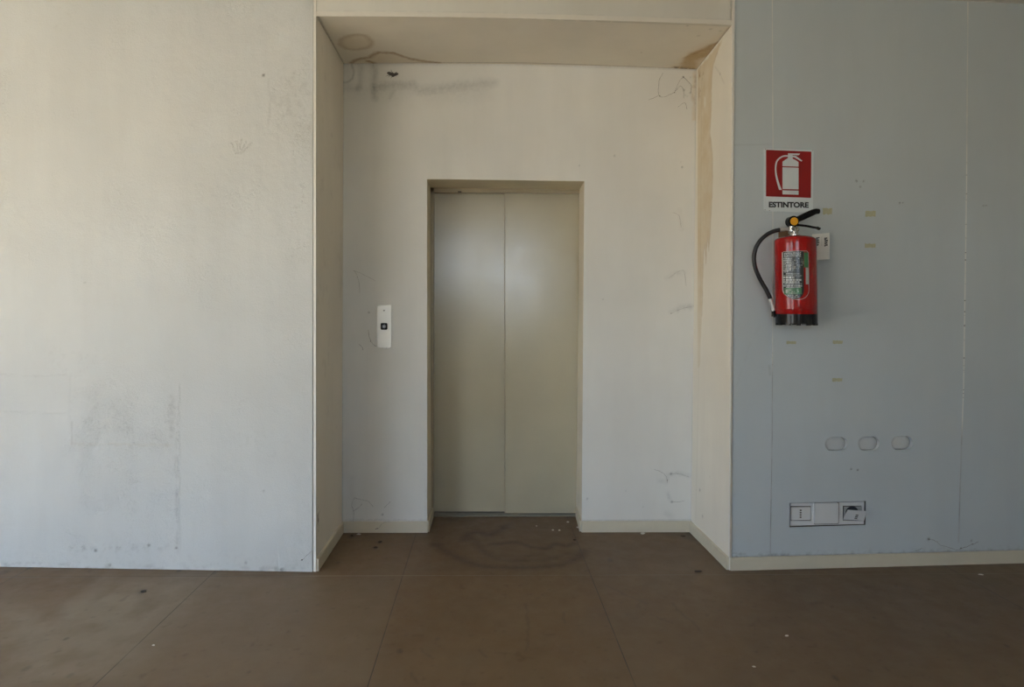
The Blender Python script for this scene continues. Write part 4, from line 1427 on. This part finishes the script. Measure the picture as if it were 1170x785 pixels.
    wrap([(gx0, gz0), (gx1, gz0), (gx1, gz1), (gx0, gz1)], 0.0013, 'green_panel', M_labg, lab)
    gx0, gz1 = A(368, 397); gx1, gz0 = A(386, 497)
    wrap([(gx0, gz0), (gx1, gz0), (gx1, gz1), (gx0, gz1)], 0.0014, 'white_panel', M_labw, lab)
    gx0, gz1 = A(238, 520); gx1, gz0 = A(345, 556)
    wrap([(gx0, gz0), (gx1, gz0), (gx1, gz1), (gx0, gz1)], 0.0015, 'green_band', M_labg, lab)
    # heading and the small print rows
    vs, fs = text_geo('ESTINTORE', 0.02)
    gx0, gz1 = A(238, 309); gx1, gz0 = A(340, 332)
    wrap([(gx0+(gx1-gx0)*p[0], gz0+(gz1-gz0)*p[1]) for p in vs], 0.0016, 'heading', M_labw, lab, fs)
    rs = random.Random(3)
    vs_, fs_ = [], []

    def bar(xa_, xb_, za_, zb_):
        p, q_ = A(xa_, za_), A(xb_, zb_)
        b_ = len(vs_)
        vs_.extend([(p[0], q_[1]), (q_[0], q_[1]), (q_[0], p[1]), (p[0], p[1])]); fs_.append((b_, b_+1, b_+2, b_+3))
    zy = 340
    while zy < 412:
        xq = 234
        while xq < 280:
            l = rs.uniform(6, 16)
            bar(xq, min(xq+l, 284), zy, zy+rs.uniform(4, 7)); xq += l+rs.uniform(1.5, 4)
        xq = 288
        while xq < 348:
            l = rs.uniform(5, 12)
            if rs.random() < 0.62: bar(xq, xq+l, zy+1, zy+4)
            xq += l+rs.uniform(2, 6)
        zy += 10
    for zy, h, x_a, x_b in ((420, 5, 236, 262), (432, 4, 250, 330), (444, 3, 234, 345), (452, 9, 232, 300), (466, 9, 234, 344), (479, 9, 232, 330), (492, 4, 240, 345), (502, 8, 234, 346), (514, 3, 250, 340)):
        xq = x_a
        while xq < x_b:
            l = rs.uniform(8, 24)
            bar(xq, min(xq+l, x_b), zy, zy+h); xq += l+rs.uniform(2, 5)
    for zy in (528, 538, 548, 560, 570):
        xq = 248+max(0, zy-545)*0.9
        while xq < 335-max(0, zy-545)*0.7:
            l = rs.uniform(4, 12)
            if rs.random() < 0.6: bar(xq, xq+l, zy, zy+4)
            xq += l+rs.uniform(2, 8)
    bar(247, 258, 532, 550)
    wrap(vs_, 0.0019, 'small_print', M_labw, lab, fs_)
    # two white stickers round the right flank
    for (za, zb_) in ((296, 372), (400, 490)):
        p = A(402, za); q_ = A(417, zb_)
        xa_, xb_ = R*0.90, R*0.985
        o = wrap([(xa_, q_[1]), (xb_, q_[1]), (xb_, p[1]), (xa_, p[1])], 0.0006, 'sticker', M_labw, root); o['label'] = 'white sticker on the right flank'
    # paper tag that sticks out at the back right
    wt = 0.035
    P = lambda zx, zy, ww: k(zx, zy, ww)
    bm = bmesh.new()
    g_ = 8
    fr_v, bk_v = [], []
    for j in range(g_+1):
        for i in range(g_+1):
            s, t_ = i/g_, j/g_
            ex = 408+(512-408)*s; ey = (198-10*s)*(1-t_)+(352-6*s)*t_
            ww = wt+0.012*math.sin(s*PI*0.8)+0.010*s*t_
            p = P(ex, ey, ww)
            fr_v.append(bm.verts.new(p)); bk_v.append(bm.verts.new((p[0], p[1]+0.0006, p[2])))
    for j in range(g_):
        for i in range(g_):
            a = j*(g_+1)+i
            bm.faces.new((fr_v[a], fr_v[a+1], fr_v[a+g_+2], fr_v[a+g_+1]))
            bm.faces.new((bk_v[a+g_+1], bk_v[a+g_+2], bk_v[a+1], bk_v[a]))
    bound = [i for i in range(g_+1)] + [(j+1)*(g_+1)-1 for j in range(1, g_+1)] + [g_*(g_+1)+i for i in range(g_-1, -1, -1)] + [j*(g_+1) for j in range(g_-1, 0, -1)]
    for a, b in zip(bound, bound[1:]+bound[:1]):
        bm.faces.new((fr_v[a], bk_v[a], bk_v[b], fr_v[b]))
    tg = done('inspection_tag', bm, M_paper, root, smooth=40); tg['label'] = 'white paper inspection tag'
    bm = bmesh.new()

    def tagpt(s, t_):
        ex = 408+(512-408)*s; ey = (198-10*s)*(1-t_)+(352-6*s)*t_
        ww = wt+0.012*math.sin(s*PI*0.8)+0.010*s*t_
        p = P(ex, ey, ww)
        return (p[0], p[1]-0.0004, p[2])

    def mark(s0, s1, t0, t1):
        q4 = [tagpt(s0, t1), tagpt(s1, t1), tagpt(s1, t0), tagpt(s0, t0)]
        hexa(bm, q4, [(p[0], p[1]+0.0006, p[2]) for p in q4])
    rs2 = random.Random(5)
    for s0, n_ in ((0.22, 5), (0.30, 4), (0.70, 5), (0.78, 4)):
        for i in range(n_):
            t0 = 0.13+0.34*i/n_ + (0.04 if s0 > .6 else 0)
            mark(s0, s0+rs2.uniform(0.08, 0.13), t0, t0+rs2.uniform(0.045, 0.07))
    for i in range(6):
        mark(0.18, 0.92, 0.52+0.075*i, 0.531+0.075*i)
    mark(0.55, 0.556, 0.12, 0.48); mark(0.90, 0.905, 0.15, 0.5)
    o = done('writing', bm, M_ink, tg); o['label'] = 'black handwritten marks'
    # wall bracket behind the neck
    bp0 = FR.loc(850+206/5.236, 230+226/5.236, 0.0); bp1 = FR.loc(850+262/5.236, 230+178/5.236, 0.0)
    br_ = empty('extinguisher_bracket', FR.world((bp0[0]+bp1[0])/2, 0, bp0[1]), FR.a)
    tag(br_, 'small rusty wall bracket behind the neck of the fire extinguisher', 'bracket')
    hw = (bp1[0]-bp0[0])/2; hh = bp1[1]-bp0[1]
    bm = bmesh.new()
    box(bm, -hw, hw, -0.004, 0.0, 0, hh)
    done('back_plate', bm, M_brk, br_, bevel=0.001)
    # arm reaching forward to carry the neck
    d = c[0]+xn-(bp0[0]+bp1[0])/2
    bm = bmesh.new()
    zz = (z_top+0.012)+c[1]-bp0[1]
    a = [(hw-.014, -0.003, zz-.004), (hw, -0.003, zz-.004), (d-.010, ay+.032, zz-.004), (d-.026, ay+.032, zz-.004)]
    hexa(bm, a, [(p[0], p[1], p[2]+.006) for p in a])
    a = [(hw-.014, -0.004, hh*.3), (hw, -0.004, hh*.3), (hw, -0.004, zz), (hw-.014, -0.004, zz)]
    hexa(bm, a, [(p[0], p[1]+.004, p[2]) for p in a])
    done('arm', bm, M_brk, br_)
    return root


build_extinguisher()

# ------------------------------------------------------------------ lift call button
def brushed():
    t = Nt('brushed_steel')
    f = t.noise(900, 3, 0.7, t.scale_vec((0.02, 1, 1)))
    c = t.mix(f, (0.46, 0.45, 0.41), (0.56, 0.55, 0.51))
    return t.set(col=c, rough=t.remap(f, 0.3, 0.7, 0.34, 0.46), metal=0.9)


M_steel = brushed()


def build_call():
    def Q(zx, zy, d=0.004):
        p = on_y(410+zx/11.2, 340+zy/11.2, YB-d)
        return p[0], p[2]
    x0, z1 = Q(233, 99); x1, z0 = Q(414, 640)
    cx, cz = (x0+x1)/2, (z0+z1)/2
    root = empty('lift_call_plate', (cx, YB, z0))
    tag(root, 'brushed steel lift call plate with one button left of the lift door', 'call button')
    bm = bmesh.new()
    prism(bm, rrect(x0-cx, x1-cx, 0, z1-z0, 0.002, 3), -0.004, 0)
    done('plate', bm, M_steel, root, bevel=0.0008)
    bx, bz = Q(323.5, 369)
    bx -= cx; bz -= z0
    h = (Q(367, 369)[0]-Q(280, 369)[0])/2
    bm = bmesh.new()
    prism(bm, rrect(bx-h, bx+h, bz-h, bz+h, h*0.38, 6), -0.0075, -0.004)
    o = done('button_housing', bm, M_blkg, root, bevel=0.0008); o['label'] = 'black square button housing'
    bm = bmesh.new()
    cyl_y(bm, bx, bz, h*0.56, -0.0105, -0.0075, 28)
    b_ = done('push_button', bm, plain('button_grey', (0.16, 0.17, 0.20), 0.3, metal=0.3), o, bevel=0.001)
    bm = bmesh.new()                                    # arrow mark on the button
    s = h*0.34
    prism(bm, [(bx-s*.7, bz+.1*s), (bx, bz-s), (bx+s*.7, bz+.1*s)], -0.0110, -0.0105)
    prism(bm, [(bx-s*.22, bz+s), (bx-s*.22, bz+.1*s), (bx+s*.22, bz+.1*s), (bx+s*.22, bz+s)], -0.0110, -0.0105)
    done('arrow_mark', bm, plain('mark_pale', (0.55, 0.57, 0.60), 0.4), o)
    hx, hz = Q(323, 166)
    bm = bmesh.new()
    cyl_y(bm, hx-cx, hz-z0, 0.0045, -0.0046, -0.004, 16)
    o = done('indicator', bm, M_gap, root); o['label'] = 'small dark indicator hole'


build_call()

# ------------------------------------------------------------------ recessed oval covers
M_cap = plain('painted_cover', (0.53, 0.555, 0.555), 0.6, var=0.05, scale=30)
cap_labels = ['painted oval recessed cover nearest the extinguisher, first of three', 'painted oval recessed cover in the middle of the row of three',
              'painted oval recessed cover at the far right end of the row of three']
for i, (a, b, z0, z1) in enumerate(cap_rects):
    cx, cz = (a+b)/2, (z0+z1)/2
    root = empty('oval_cover', FR.world(cx, 0, z0), FR.a)
    tag(root, cap_labels[i], 'wall cover', 'oval covers above the socket strip')
    st = stadium(a-cx, b-cx, 0, z1-z0)
    N = len(st)
    bm = bmesh.new()
    D = 0.020
    vo = [bm.verts.new((p[0], 0.0004, p[1])) for p in st]
    vi = [bm.verts.new((p[0]*0.985, D, (p[1]-(z1-z0)/2)*0.97+(z1-z0)/2)) for p in st]
    for k_ in range(N): bm.faces.new((vo[k_], vo[(k_+1) % N], vi[(k_+1) % N], vi[k_]))
    done('recess_sleeve', bm, M_cap, root, smooth=40)
    bm = bmesh.new()
    rings = []
    for f_, y_ in ((0.955, D), (0.955, D-0.003), (0.90, D-0.0060), (0.6, D-0.0075), (0.25, D-0.008)):
        rings.append([bm.verts.new((p[0]*f_-0.0012, y_, (p[1]-(z1-z0)/2)*(f_*0.99)+(z1-z0)/2)) for p in st])
    for r1_, r2_ in zip(rings, rings[1:]):
        for k_ in range(N): bm.faces.new((r1_[k_], r1_[(k_+1) % N], r2_[(k_+1) % N], r2_[k_]))
    bm.faces.new(rings[-1])
    done('cover_face', bm, M_cap, root, smooth=45)
    bm = bmesh.new()                                     # dark gap round the cover
    prism(bm, [(p[0]*1.02, (p[1]-(z1-z0)/2)*1.02+(z1-z0)/2) for p in st], D, D+0.004)
    done('gap_backing', bm, plain('cover_gap', (0.11, 0.095, 0.075), 0.9), root)

# ------------------------------------------------------------------ flush socket strip
M_sock = plain('socket_plastic', (0.63, 0.645, 0.64), 0.5, var=0.05)
M_sockd = plain('socket_dark', (0.10, 0.085, 0.07), 0.85, var=0.2)


def build_socket():
    c = np.array([(SOC[0][0]+SOC[1][0])/2, min(SOC[0][1], SOC[1][1])])
    root = empty('socket_strip', FR.world(c[0], 0, c[1]), FR.a)
    tag(root, 'flush white socket strip with one lid hanging open, low on the wall', 'socket')

    def Q(zx, zy, w_=0.0):
        p = FR.loc(895+zx/11.143, 560+zy/11.143, w_)-c
        return (p[0], p[1])
    T = [tuple(p-c) for p in SOC]
    bm = bmesh.new()                                    # wall box behind
    D = 0.03
    f0 = [bm.verts.new((p[0], 0.0003, p[1])) for p in T]; f1 = [bm.verts.new((p[0], D, p[1])) for p in T]
    for i in range(4): bm.faces.new((f0[i], f0[(i+1) % 4], f1[(i+1) % 4], f1[i]))
    bm.faces.new(f1)
    o = done('wall_box', bm, M_sockd, root); o['label'] = 'dark rim of the sunken box'
    yp = 0.006
    hole = [(lambda p: (p[0], p[1]))(Q(q_[0], q_[1], -yp)) for q_ in ((758, 392), (1011, 392), (1008, 198), (758, 200))]
    hole_l = [Q(q_[0], q_[1], -yp) for q_ in ((93, 393), (357, 393), (357, 203), (93, 203))]
    outer = [Q(q_[0], q_[1], -yp) for q_ in ((90, 455), (1026, 432), (1030, 148), (92, 170))]
    vv, ff = curve_face(outer, [hole, hole_l])
    bm = bmesh.new()
    bv = [bm.verts.new((p[0], yp, p[1])) for p in vv]
    for f in ff: bm.faces.new([bv[i] for i in f])
    r_ = bmesh.ops.extrude_face_region(bm, geom=bm.faces[:])
    bmesh.ops.translate(bm, verts=[v for v in r_['geom'] if isinstance(v, bmesh.types.BMVert)], vec=(0, 0.008, 0))
    done('mounting_frame', bm, M_sock, root)

    def pad(name, zx0, zx1, zy0, zy1, y0, y1, mat, par, r=0.006, bev=0.0012):
        p, q_ = Q(zx0, zy1, -y0), Q(zx1, zy0, -y0)
        bm = bmesh.new()
        prism(bm, rrect(p[0], q_[0], p[1], q_[1], r, 4), y0, y1)
        return done(name, bm, mat, par, bevel=bev)
    pad('cover_gap', 391, 711, 155, 438, 0.0052, 0.0062, M_sockd, root, r=0.006, bev=0)
    o = pad('blank_cover', 396, 704, 162, 431, -0.004, 0.010, M_sock, root); o['label'] = 'blank middle cover'
    lid = pad('socket_lid', 104, 347, 217, 384, 0.007, 0.014, M_sock, root, r=0.004)
    pad('lid_recess', 91, 359, 201, 395, 0.0138, 0.016, M_sockd, root, r=0.001, bev=0)
    lb = pad('lid_label', 192, 266, 236, 366, 0.0045, 0.007, M_sock, lid, r=0.002, bev=0.0006)
    p, q_ = Q(209, 360, -0.004), Q(234, 242, -0.004)
    bm = bmesh.new()
    for i in range(4):
        za = p[1]+(q_[1]-p[1])*(i+0.15)/4
        prism(bm, rrect(p[0], q_[0]-.0005, za, za+(q_[1]-p[1])*0.16, 0.001, 2), 0.0040, 0.0047)
    done('lid_mark', bm, M_sockd, lid)
    # round socket opening on the right
    hc = Q(872, 290, -0.012)
    rr = Q(955, 290, -0.012)[0]-hc[0]
    bm = bmesh.new()
    pad('recess_gap', 755, 1014, 196, 396, 0.0145, 0.016, M_sockd, root, r=0.001, bev=0)
    pad('socket_recess', 768, 1001, 209, 384, 0.0105, 0.0146, plain('socket_grey', (0.34, 0.345, 0.34), 0.6), root, r=0.001, bev=0)  # panel colour darkened as recess shade so the open lid stands out
    n_ = 32
    ringo = [bm.verts.new((hc[0]+rr*math.cos(2*PI*k/n_), 0.0100, hc[1]+rr*math.sin(2*PI*k/n_))) for k in range(n_)]
    ringb = [bm.verts.new((hc[0]+rr*.9*math.cos(2*PI*k/n_), 0.0103, hc[1]+rr*.9*math.sin(2*PI*k/n_))) for k in range(n_)]
    for k in range(n_): bm.faces.new((ringo[k], ringo[(k+1) % n_], ringb[(k+1) % n_], ringb[k]))
    bm.faces.new(ringb)
    o = done('socket_hole', bm, M_black, root); o['label'] = 'round black socket hole'
    # the lid hanging open, hinged at its foot and skewed
    tl, tr, br_, bl = Q(822, 250, 0.022), Q(1062, 266, 0.026), Q(1030, 388, 0.004), Q(766, 376, 0.0)
    ys = (-0.022, -0.026, -0.004, 0.002)
    qd = [(bl[0], ys[3], bl[1]), (br_[0], ys[2], br_[1]), (tr[0], ys[1], tr[1]), (tl[0], ys[0], tl[1])]
    bm = bmesh.new()
    hexa(bm, qd, [(p_[0]+.0004, p_[1]+.0035, p_[2]-.0015) for p_ in qd])
    lid = done('open_lid', bm, M_sock, root, bevel=0.001); lid['label'] = 'grey lid hanging open'
    V = [np.array(p_) for p_ in qd]

    def on(s, t_, up=0.0):
        p_ = (V[0]*(1-s)+V[1]*s)*(1-t_)+(V[3]*(1-s)+V[2]*s)*t_
        return (p_[0], p_[1]-up, p_[2])
    bm = bmesh.new()
    a = [on(.46, .1, .0015), on(.74, .1, .0015), on(.70, .62, .0015), on(.42, .62, .0015)]
    hexa(bm, a, [(p_[0], p_[1]+.0015, p_[2]) for p_ in a])
    done('lid_label', bm, M_sock, lid)
    bm = bmesh.new()
    for i in range(3):
        t0 = .14+.16*i
        a = [on(.50, t0, .0022), on(.63, t0, .0022), on(.62, t0+.11, .0022), on(.49, t0+.11, .0022)]
        hexa(bm, a, [(p_[0], p_[1]+.0006, p_[2]) for p_ in a])
    done('lid_mark', bm, M_sockd, lid)


build_socket()

# ------------------------------------------------------------------ scraps of old tape on the right wall
M_tape = plain('old_tape', (0.42, 0.41, 0.27), 0.55, var=0.15, scale=80)
tapes = [(940, 950.8, 238, 245.2, 'squarish yellowed tape scrap just right of the lever tip of the extinguisher'),
         (988.6, 1000.6, 241, 248, 'torn yellowed tape scrap, upper one of the pair right of the extinguisher'),
         (988, 1000.5, 278.3, 283, 'thin yellowed tape scrap, lower one of the pair right of the extinguisher'),
         (898.5, 909.8, 389.8, 393.4, 'thin yellowed tape scrap directly below the extinguisher'),
         (951.4, 963, 389, 393, 'yellowed tape scrap right of the one below the extinguisher'),
         (950.8, 962.5, 432, 436.2, 'lowest yellowed tape scrap, above the oval covers')]
for i, (xa, xb, ya, yb, lab) in enumerate(tapes):
    rs = random.Random(20+i)
    a, b = FR.loc(xa, yb), FR.loc(xb, ya)
    c = (a+b)/2
    hw, hh = (b-a)/2
    n_ = 7
    up = [(-hw+2*hw*k/n_, hh*(0.75+0.35*rs.random())) for k in range(n_+1)]
    dn = [(hw-2*hw*k/n_, -hh*(0.7+0.4*rs.random())) for k in range(n_+1)]
    dn[0] = (hw*0.93, dn[0][1])
    bm = bmesh.new()
    prism(bm, dn+up, -0.0008, 0)
    o = done('tape_scrap', bm, M_tape)
    place(o, FR, c[0], 0, c[1])
    tag(o, lab, 'tape', 'tape scraps on the blue-grey wall')

# ------------------------------------------------------------------ dusty cobweb threads
M_web = plain('dusty_web', (0.17, 0.16, 0.145), 0.95, var=0.2)


def web(label, strands, mapper, r=0.0011, knots=()):
    rs = random.Random(len(label))
    paths = []
    for s in strands:
        path = catmull([mapper(*p) for p in s], 5)
        paths.append([p+np.array([rs.uniform(-.0015, .0015), -0.0008*rs.random(), rs.uniform(-.0015, .0015)]) for p in path])
    kn = [[] for _ in paths]
    for kx, ky, kr in knots:                              # a knot belongs to the thread it sits on
        p = mapper(kx, ky)
        d = [min(np.linalg.norm(q-p) for q in path) for path in paths]
        kn[int(np.argmin(d))].append((p, kr))
    org = np.mean(np.vstack(paths), 0)
    root = empty('cobweb', org)
    tag(root, label, 'cobweb', 'dusty cobweb threads')
    for path, ks in zip(paths, kn):
        bm = bmesh.new()
        tube(bm, path, [0.72*r*(0.55+0.7*rs.random()) for _ in path], 5)
        for p, kr in ks:
            q = min(path, key=lambda v: np.linalg.norm(v-p))
            m_ = Matrix.Translation(Vector(q)) @ Matrix.Diagonal((1.4, 0.6, 1.0, 1.0))
            bmesh.ops.create_icosphere(bm, subdivisions=2, radius=kr*0.8, matrix=m_)
        for v in bm.verts: v.co -= Vector(org)
        done('thread', bm, M_web, root)


nb = lambda x, y: on_y(x, y, YB-0.002)
rw = lambda x, y: unp(x, y, FR.v, FR.o-FR.v*0.002)
lw = lambda x, y: unp(x, y, FL.v, FL.o-FL.v*0.002)
bbk = lambda x, y: on_y(x, y, YB-tb-0.002)
web('looping dusty cobweb in the upper right corner of the niche back wall',
    [[(757.5, 83), (753.5, 91), (752.4, 100), (752.6, 108), (757, 111), (764, 108.5), (770.5, 105.5), (775, 100), (778, 98.4), (781, 103), (781, 112)],
     [(781, 88), (786, 93), (790, 98), (789, 106)], [(774.5, 122), (780, 118), (783, 117.5), (785, 124.5)], [(741, 114), (748, 111.5), (752, 109)], [(781, 88), (777, 92), (771, 104)]],
    nb, 0.0012, [(753, 110, .0035), (781, 88, .0035), (770.5, 105.5, .0035)])
web('faint cobweb threads low on the back wall near the right niche corner',
    [[(747, 536.5), (755, 539), (761.5, 544.7), (762.4, 551.6)], [(766.5, 541.3), (773, 541), (780.3, 542.6), (787, 545)], [(768, 573.4), (775, 573.6), (782.6, 572)]], nb, 0.0009, [(762, 549, .003)])
web('branching cobweb low on the back wall near the left niche corner',
    [[(404.5, 569), (411, 570.5), (416, 571.6), (420, 572.4), (423, 575), (426.5, 579)], [(413.8, 575.6), (410, 580), (403.8, 583.8)], [(404.5, 569), (402, 577), (404, 586), (402.5, 606)],
     [(439, 580), (446, 573)]], nb, 0.0010)
web('bent dark thread clinging below the steel call plate',
    [[(420.6, 377), (421.8, 384), (423.8, 390), (427.8, 394.5), (432, 396.3)], [(436, 397.6), (440, 397), (444, 397)], [(410, 393), (413.5, 396.5), (415, 400)]], nb, 0.0013, [(423.6, 389.5, .0028)])
web('short cobweb thread on the back wall above the call plate',
    [[(404.6, 309), (407.5, 314), (410, 322), (411, 335)], [(404, 309), (414, 313), (429, 321)]], nb, 0.0008)
web('cobweb threads halfway up the back wall near the right niche corner',
    [[(764, 318), (772, 312), (779, 309), (782, 311), (784, 327)], [(767, 358), (778, 353), (797, 349)], [(769, 243), (776, 247), (778, 260)]], nb, 0.0008, [(768, 358, .003)])
web('cobweb thread spread along the baseboard under the far right panel joint',
    [[(1046, 630), (1054, 626)], [(1061, 616), (1067, 617.5), (1071, 619.5), (1074, 622.5), (1082, 625), (1094, 628.5), (1099, 626), (1105, 624.5), (1111, 622), (1118, 619)]], rw, 0.0011, [(1061.5, 616, .004), (1098, 627, .004), (1111.5, 622.8, .0035)])
web('dusty thread at the foot of the white wall beside the niche edge',
    [[(343.5, 640.5), (346.5, 639), (352, 633.5), (357, 629.5)]], lw, 0.0009, [(345, 639.5, .004)])
web('dark thread across the baseboard left of the lift door',
    [[(429, 604.5), (432, 603.5), (436, 599.5), (440, 596.5), (446, 596)]], bbk, 0.0009, [(431.5, 604, .004), (428.5, 603.2, .003)])
# dark fluffy clump under the soffit
bm = bmesh.new()
rs = random.Random(9)
for k_, (px, py, r_) in enumerate(((444.5, 83.5, .008), (447.5, 84.6, .010), (450.5, 85.2, .009), (453.0, 84.5, .007), (449, 86.8, .006))):
    p = on_y(px, py, YB-0.004)
    bmesh.ops.create_icosphere(bm, subdivisions=3, radius=r_, matrix=Matrix.Translation(Vector(p)) @ Matrix.Diagonal((1.5, 0.7, 0.85, 1)))
for k_ in range(16):
    p = on_y(448+rs.uniform(-3, 4), 84.5+rs.uniform(-1, 1.5), YB-.004)
    e_ = p+np.array([rs.uniform(-.035, .045), rs.uniform(-.006, .002), rs.uniform(-.02, .02)])
    tube(bm, [p, (p+e_)/2+np.array([0, -.002, rs.uniform(-.005, .005)]), e_], [.0014, .0009, .0004], 5)
for v in bm.verts:
    n_ = math.sin(v.co.x*900)*math.sin(v.co.z*1100+v.co.x*300)*.0015
    v.co += Vector((n_, 0, n_))
org = Vector(on_y(448, 85, YB))
for v in bm.verts: v.co -= org
o = done('dust_clump', bm, plain('dark_dust', (0.075, 0.068, 0.062), 0.95, var=0.3))
o.location = org
tag(o, 'dark fluffy dust clump on the back wall just under the stained soffit', 'dust')

# ------------------------------------------------------------------ crumbs on the floor
M_flake = plain('white_flake', (0.62, 0.60, 0.55), 0.8)
M_crumb = plain('dark_crumb', (0.055, 0.042, 0.032), 0.9)


def crumb(name, px, py, sx, sy, sz, mat, label, cat, group, seed):
    p = on_floor(px, py)
    rs = random.Random(seed)
    bm = bmesh.new()
    bmesh.ops.create_icosphere(bm, subdivisions=2, radius=1.0)
    for v in bm.verts:
        f = 1+rs.uniform(-0.28, 0.28)
        v.co = Vector((v.co.x*sx*f, v.co.y*sy*f, (max(v.co.z, -0.6)+0.6)*sz*0.62*(1+rs.uniform(-.15, .15))))
    zmin = min(v.co.z for v in bm.verts)
    for v in bm.verts: v.co.z -= zmin
    o = done(name, bm, mat)
    o.location = (p[0], p[1], 0.0)
    o.rotation_euler = (0, 0, rs.uniform(-.6, .6))
    tag(o, label, cat, group)


wf = 'white paint flakes on the floor'; dc = 'dark crumbs on the floor'
crumb('paint_flake', 410, 610.8, .011, .008, .006, M_flake, 'white paint flake at the foot of the baseboard left of the lift', 'paint flake', wf, 1)
crumb('paint_flake', 734.5, 609.8, .014, .010, .005, M_flake, 'white paint flake at the baseboard right of the lift', 'paint flake', wf, 2)
crumb('paint_flake', 631.8, 606, .006, .006, .005, M_flake, 'white paint flake in front of the lift, left one of a close pair', 'paint flake', wf, 3)
crumb('paint_flake', 639.2, 606.2, .006, .007, .005, M_flake, 'white paint flake in front of the lift, right one of a close pair', 'paint flake', wf, 4)
crumb('paint_flake', 648.8, 596.8, .007, .008, .005, M_flake, 'white paint flake nearest the lift sill on the slab joint', 'paint flake', wf, 5)
crumb('paint_flake', 660.3, 603, .008, .011, .006, M_flake, 'white paint flake beside the right reveal baseboard', 'paint flake', wf, 6)
crumb('paint_flake', 613, 601.2, .005, .004, .003, M_flake, 'tiny white paint flake before the middle of the lift door', 'paint flake', wf, 7)
crumb('paint_flake', 1121, 656.8, .012, .006, .004, M_flake, 'white paint flake below the far right baseboard', 'paint flake', wf, 8)
crumb('paint_flake', 899, 726.8, .007, .005, .004, M_flake, 'lone white paint flake on the right-hand floor slab below the extinguisher', 'paint flake', wf, 9)
crumb('paint_flake', 861.5, 762, .006, .004, .003, M_flake, 'white paint flake near the bottom edge of the floor, right of centre', 'paint flake', wf, 10)
crumb('paint_flake', 175.5, 737.5, .005, .004, .003, M_flake, 'tiny white paint flake on the floor left of the niche', 'paint flake', wf, 11)
crumb('dirt_crumb', 402, 612.6, .010, .007, .007, M_crumb, 'dark crumb in the left floor corner of the niche', 'crumb', dc, 12)
crumb('dirt_crumb', 434.2, 619.6, .011, .009, .007, M_crumb, 'dark crumb on the left niche floor, rear one of two', 'crumb', dc, 13)
crumb('dirt_crumb', 429.2, 625.9, .011, .009, .007, M_crumb, 'dark crumb on the left niche floor, front one of two', 'crumb', dc, 14)
crumb('dirt_crumb', 780.3, 613, .013, .007, .006, M_crumb, 'dark crumb in the right floor corner of the niche', 'crumb', dc, 15)
crumb('dirt_crumb', 797.5, 653.4, .019, .007, .008, M_crumb, 'elongated dark crumb on the slab joint by the right niche edge', 'crumb', dc, 16)
crumb('dirt_crumb', 656.3, 617.2, .009, .008, .006, M_crumb, 'dark crumb at the edge of the water ring right of the lift', 'crumb', dc, 17)
crumb('dirt_crumb', 164, 676, .010, .010, .006, M_crumb, 'dark crumb on the floor in front of the white wall', 'crumb', dc, 18)

# ------------------------------------------------------------------ daylight
wd = bpy.data.worlds.new('world')
bpy.context.scene.world = wd
wd.use_nodes = True
nt = wd.node_tree
bg = nt.nodes['Background']
tc = nt.nodes.new('ShaderNodeTexCoord')
sx = nt.nodes.new('ShaderNodeSeparateXYZ')
nt.links.new(tc.outputs['Generated'], sx.inputs[0])
mr = nt.nodes.new('ShaderNodeMapRange')
mr.inputs[1].default_value = -1; mr.inputs[2].default_value = 1
nt.links.new(sx.outputs[2], mr.inputs[0])
rp = nt.nodes.new('ShaderNodeValToRGB')
els = rp.color_ramp.elements
els[0].position = 0.0; els[0].color = (0.62, 0.57, 0.50, 1)
els[1].position = 1.0; els[1].color = (0.20, 0.42, 0.95, 1)
for pos, col in ((0.47, (0.78, 0.73, 0.65, 1)), (0.53, (0.80, 0.96, 1.12, 1)), (0.64, (0.47, 0.76, 1.26, 1))):
    e = els.new(pos); e.color = col
nt.links.new(mr.outputs[0], rp.inputs[0])
nt.links.new(rp.outputs[0], bg.inputs['Color'])
bg.inputs['Strength'].default_value = 5.6
sun = bpy.data.lights.new('sun', 'SUN')
sun.energy = 215.0
sun.angle = math.radians(0.6)
sun.color = (0.84, 1.0, 1.17)
suno = bpy.data.objects.new('sun', sun)
C.objects.link(suno)
suno.rotation_euler = Vector((0.45, 0.42, -0.79)).to_track_quat('-Z', 'Y').to_euler()

sc = bpy.context.scene
sc.view_settings.view_transform = 'Standard'
sc.view_settings.look = 'None'
sc.view_settings.exposure = 0.23
sc.view_settings.gamma = 1.0
sc.view_settings.use_curve_mapping = False
sc.cycles.use_denoising = True
sc.cycles.max_bounces = 10
sc.cycles.diffuse_bounces = 8
sc.cycles.caustics_reflective = False
sc.cycles.caustics_refractive = False
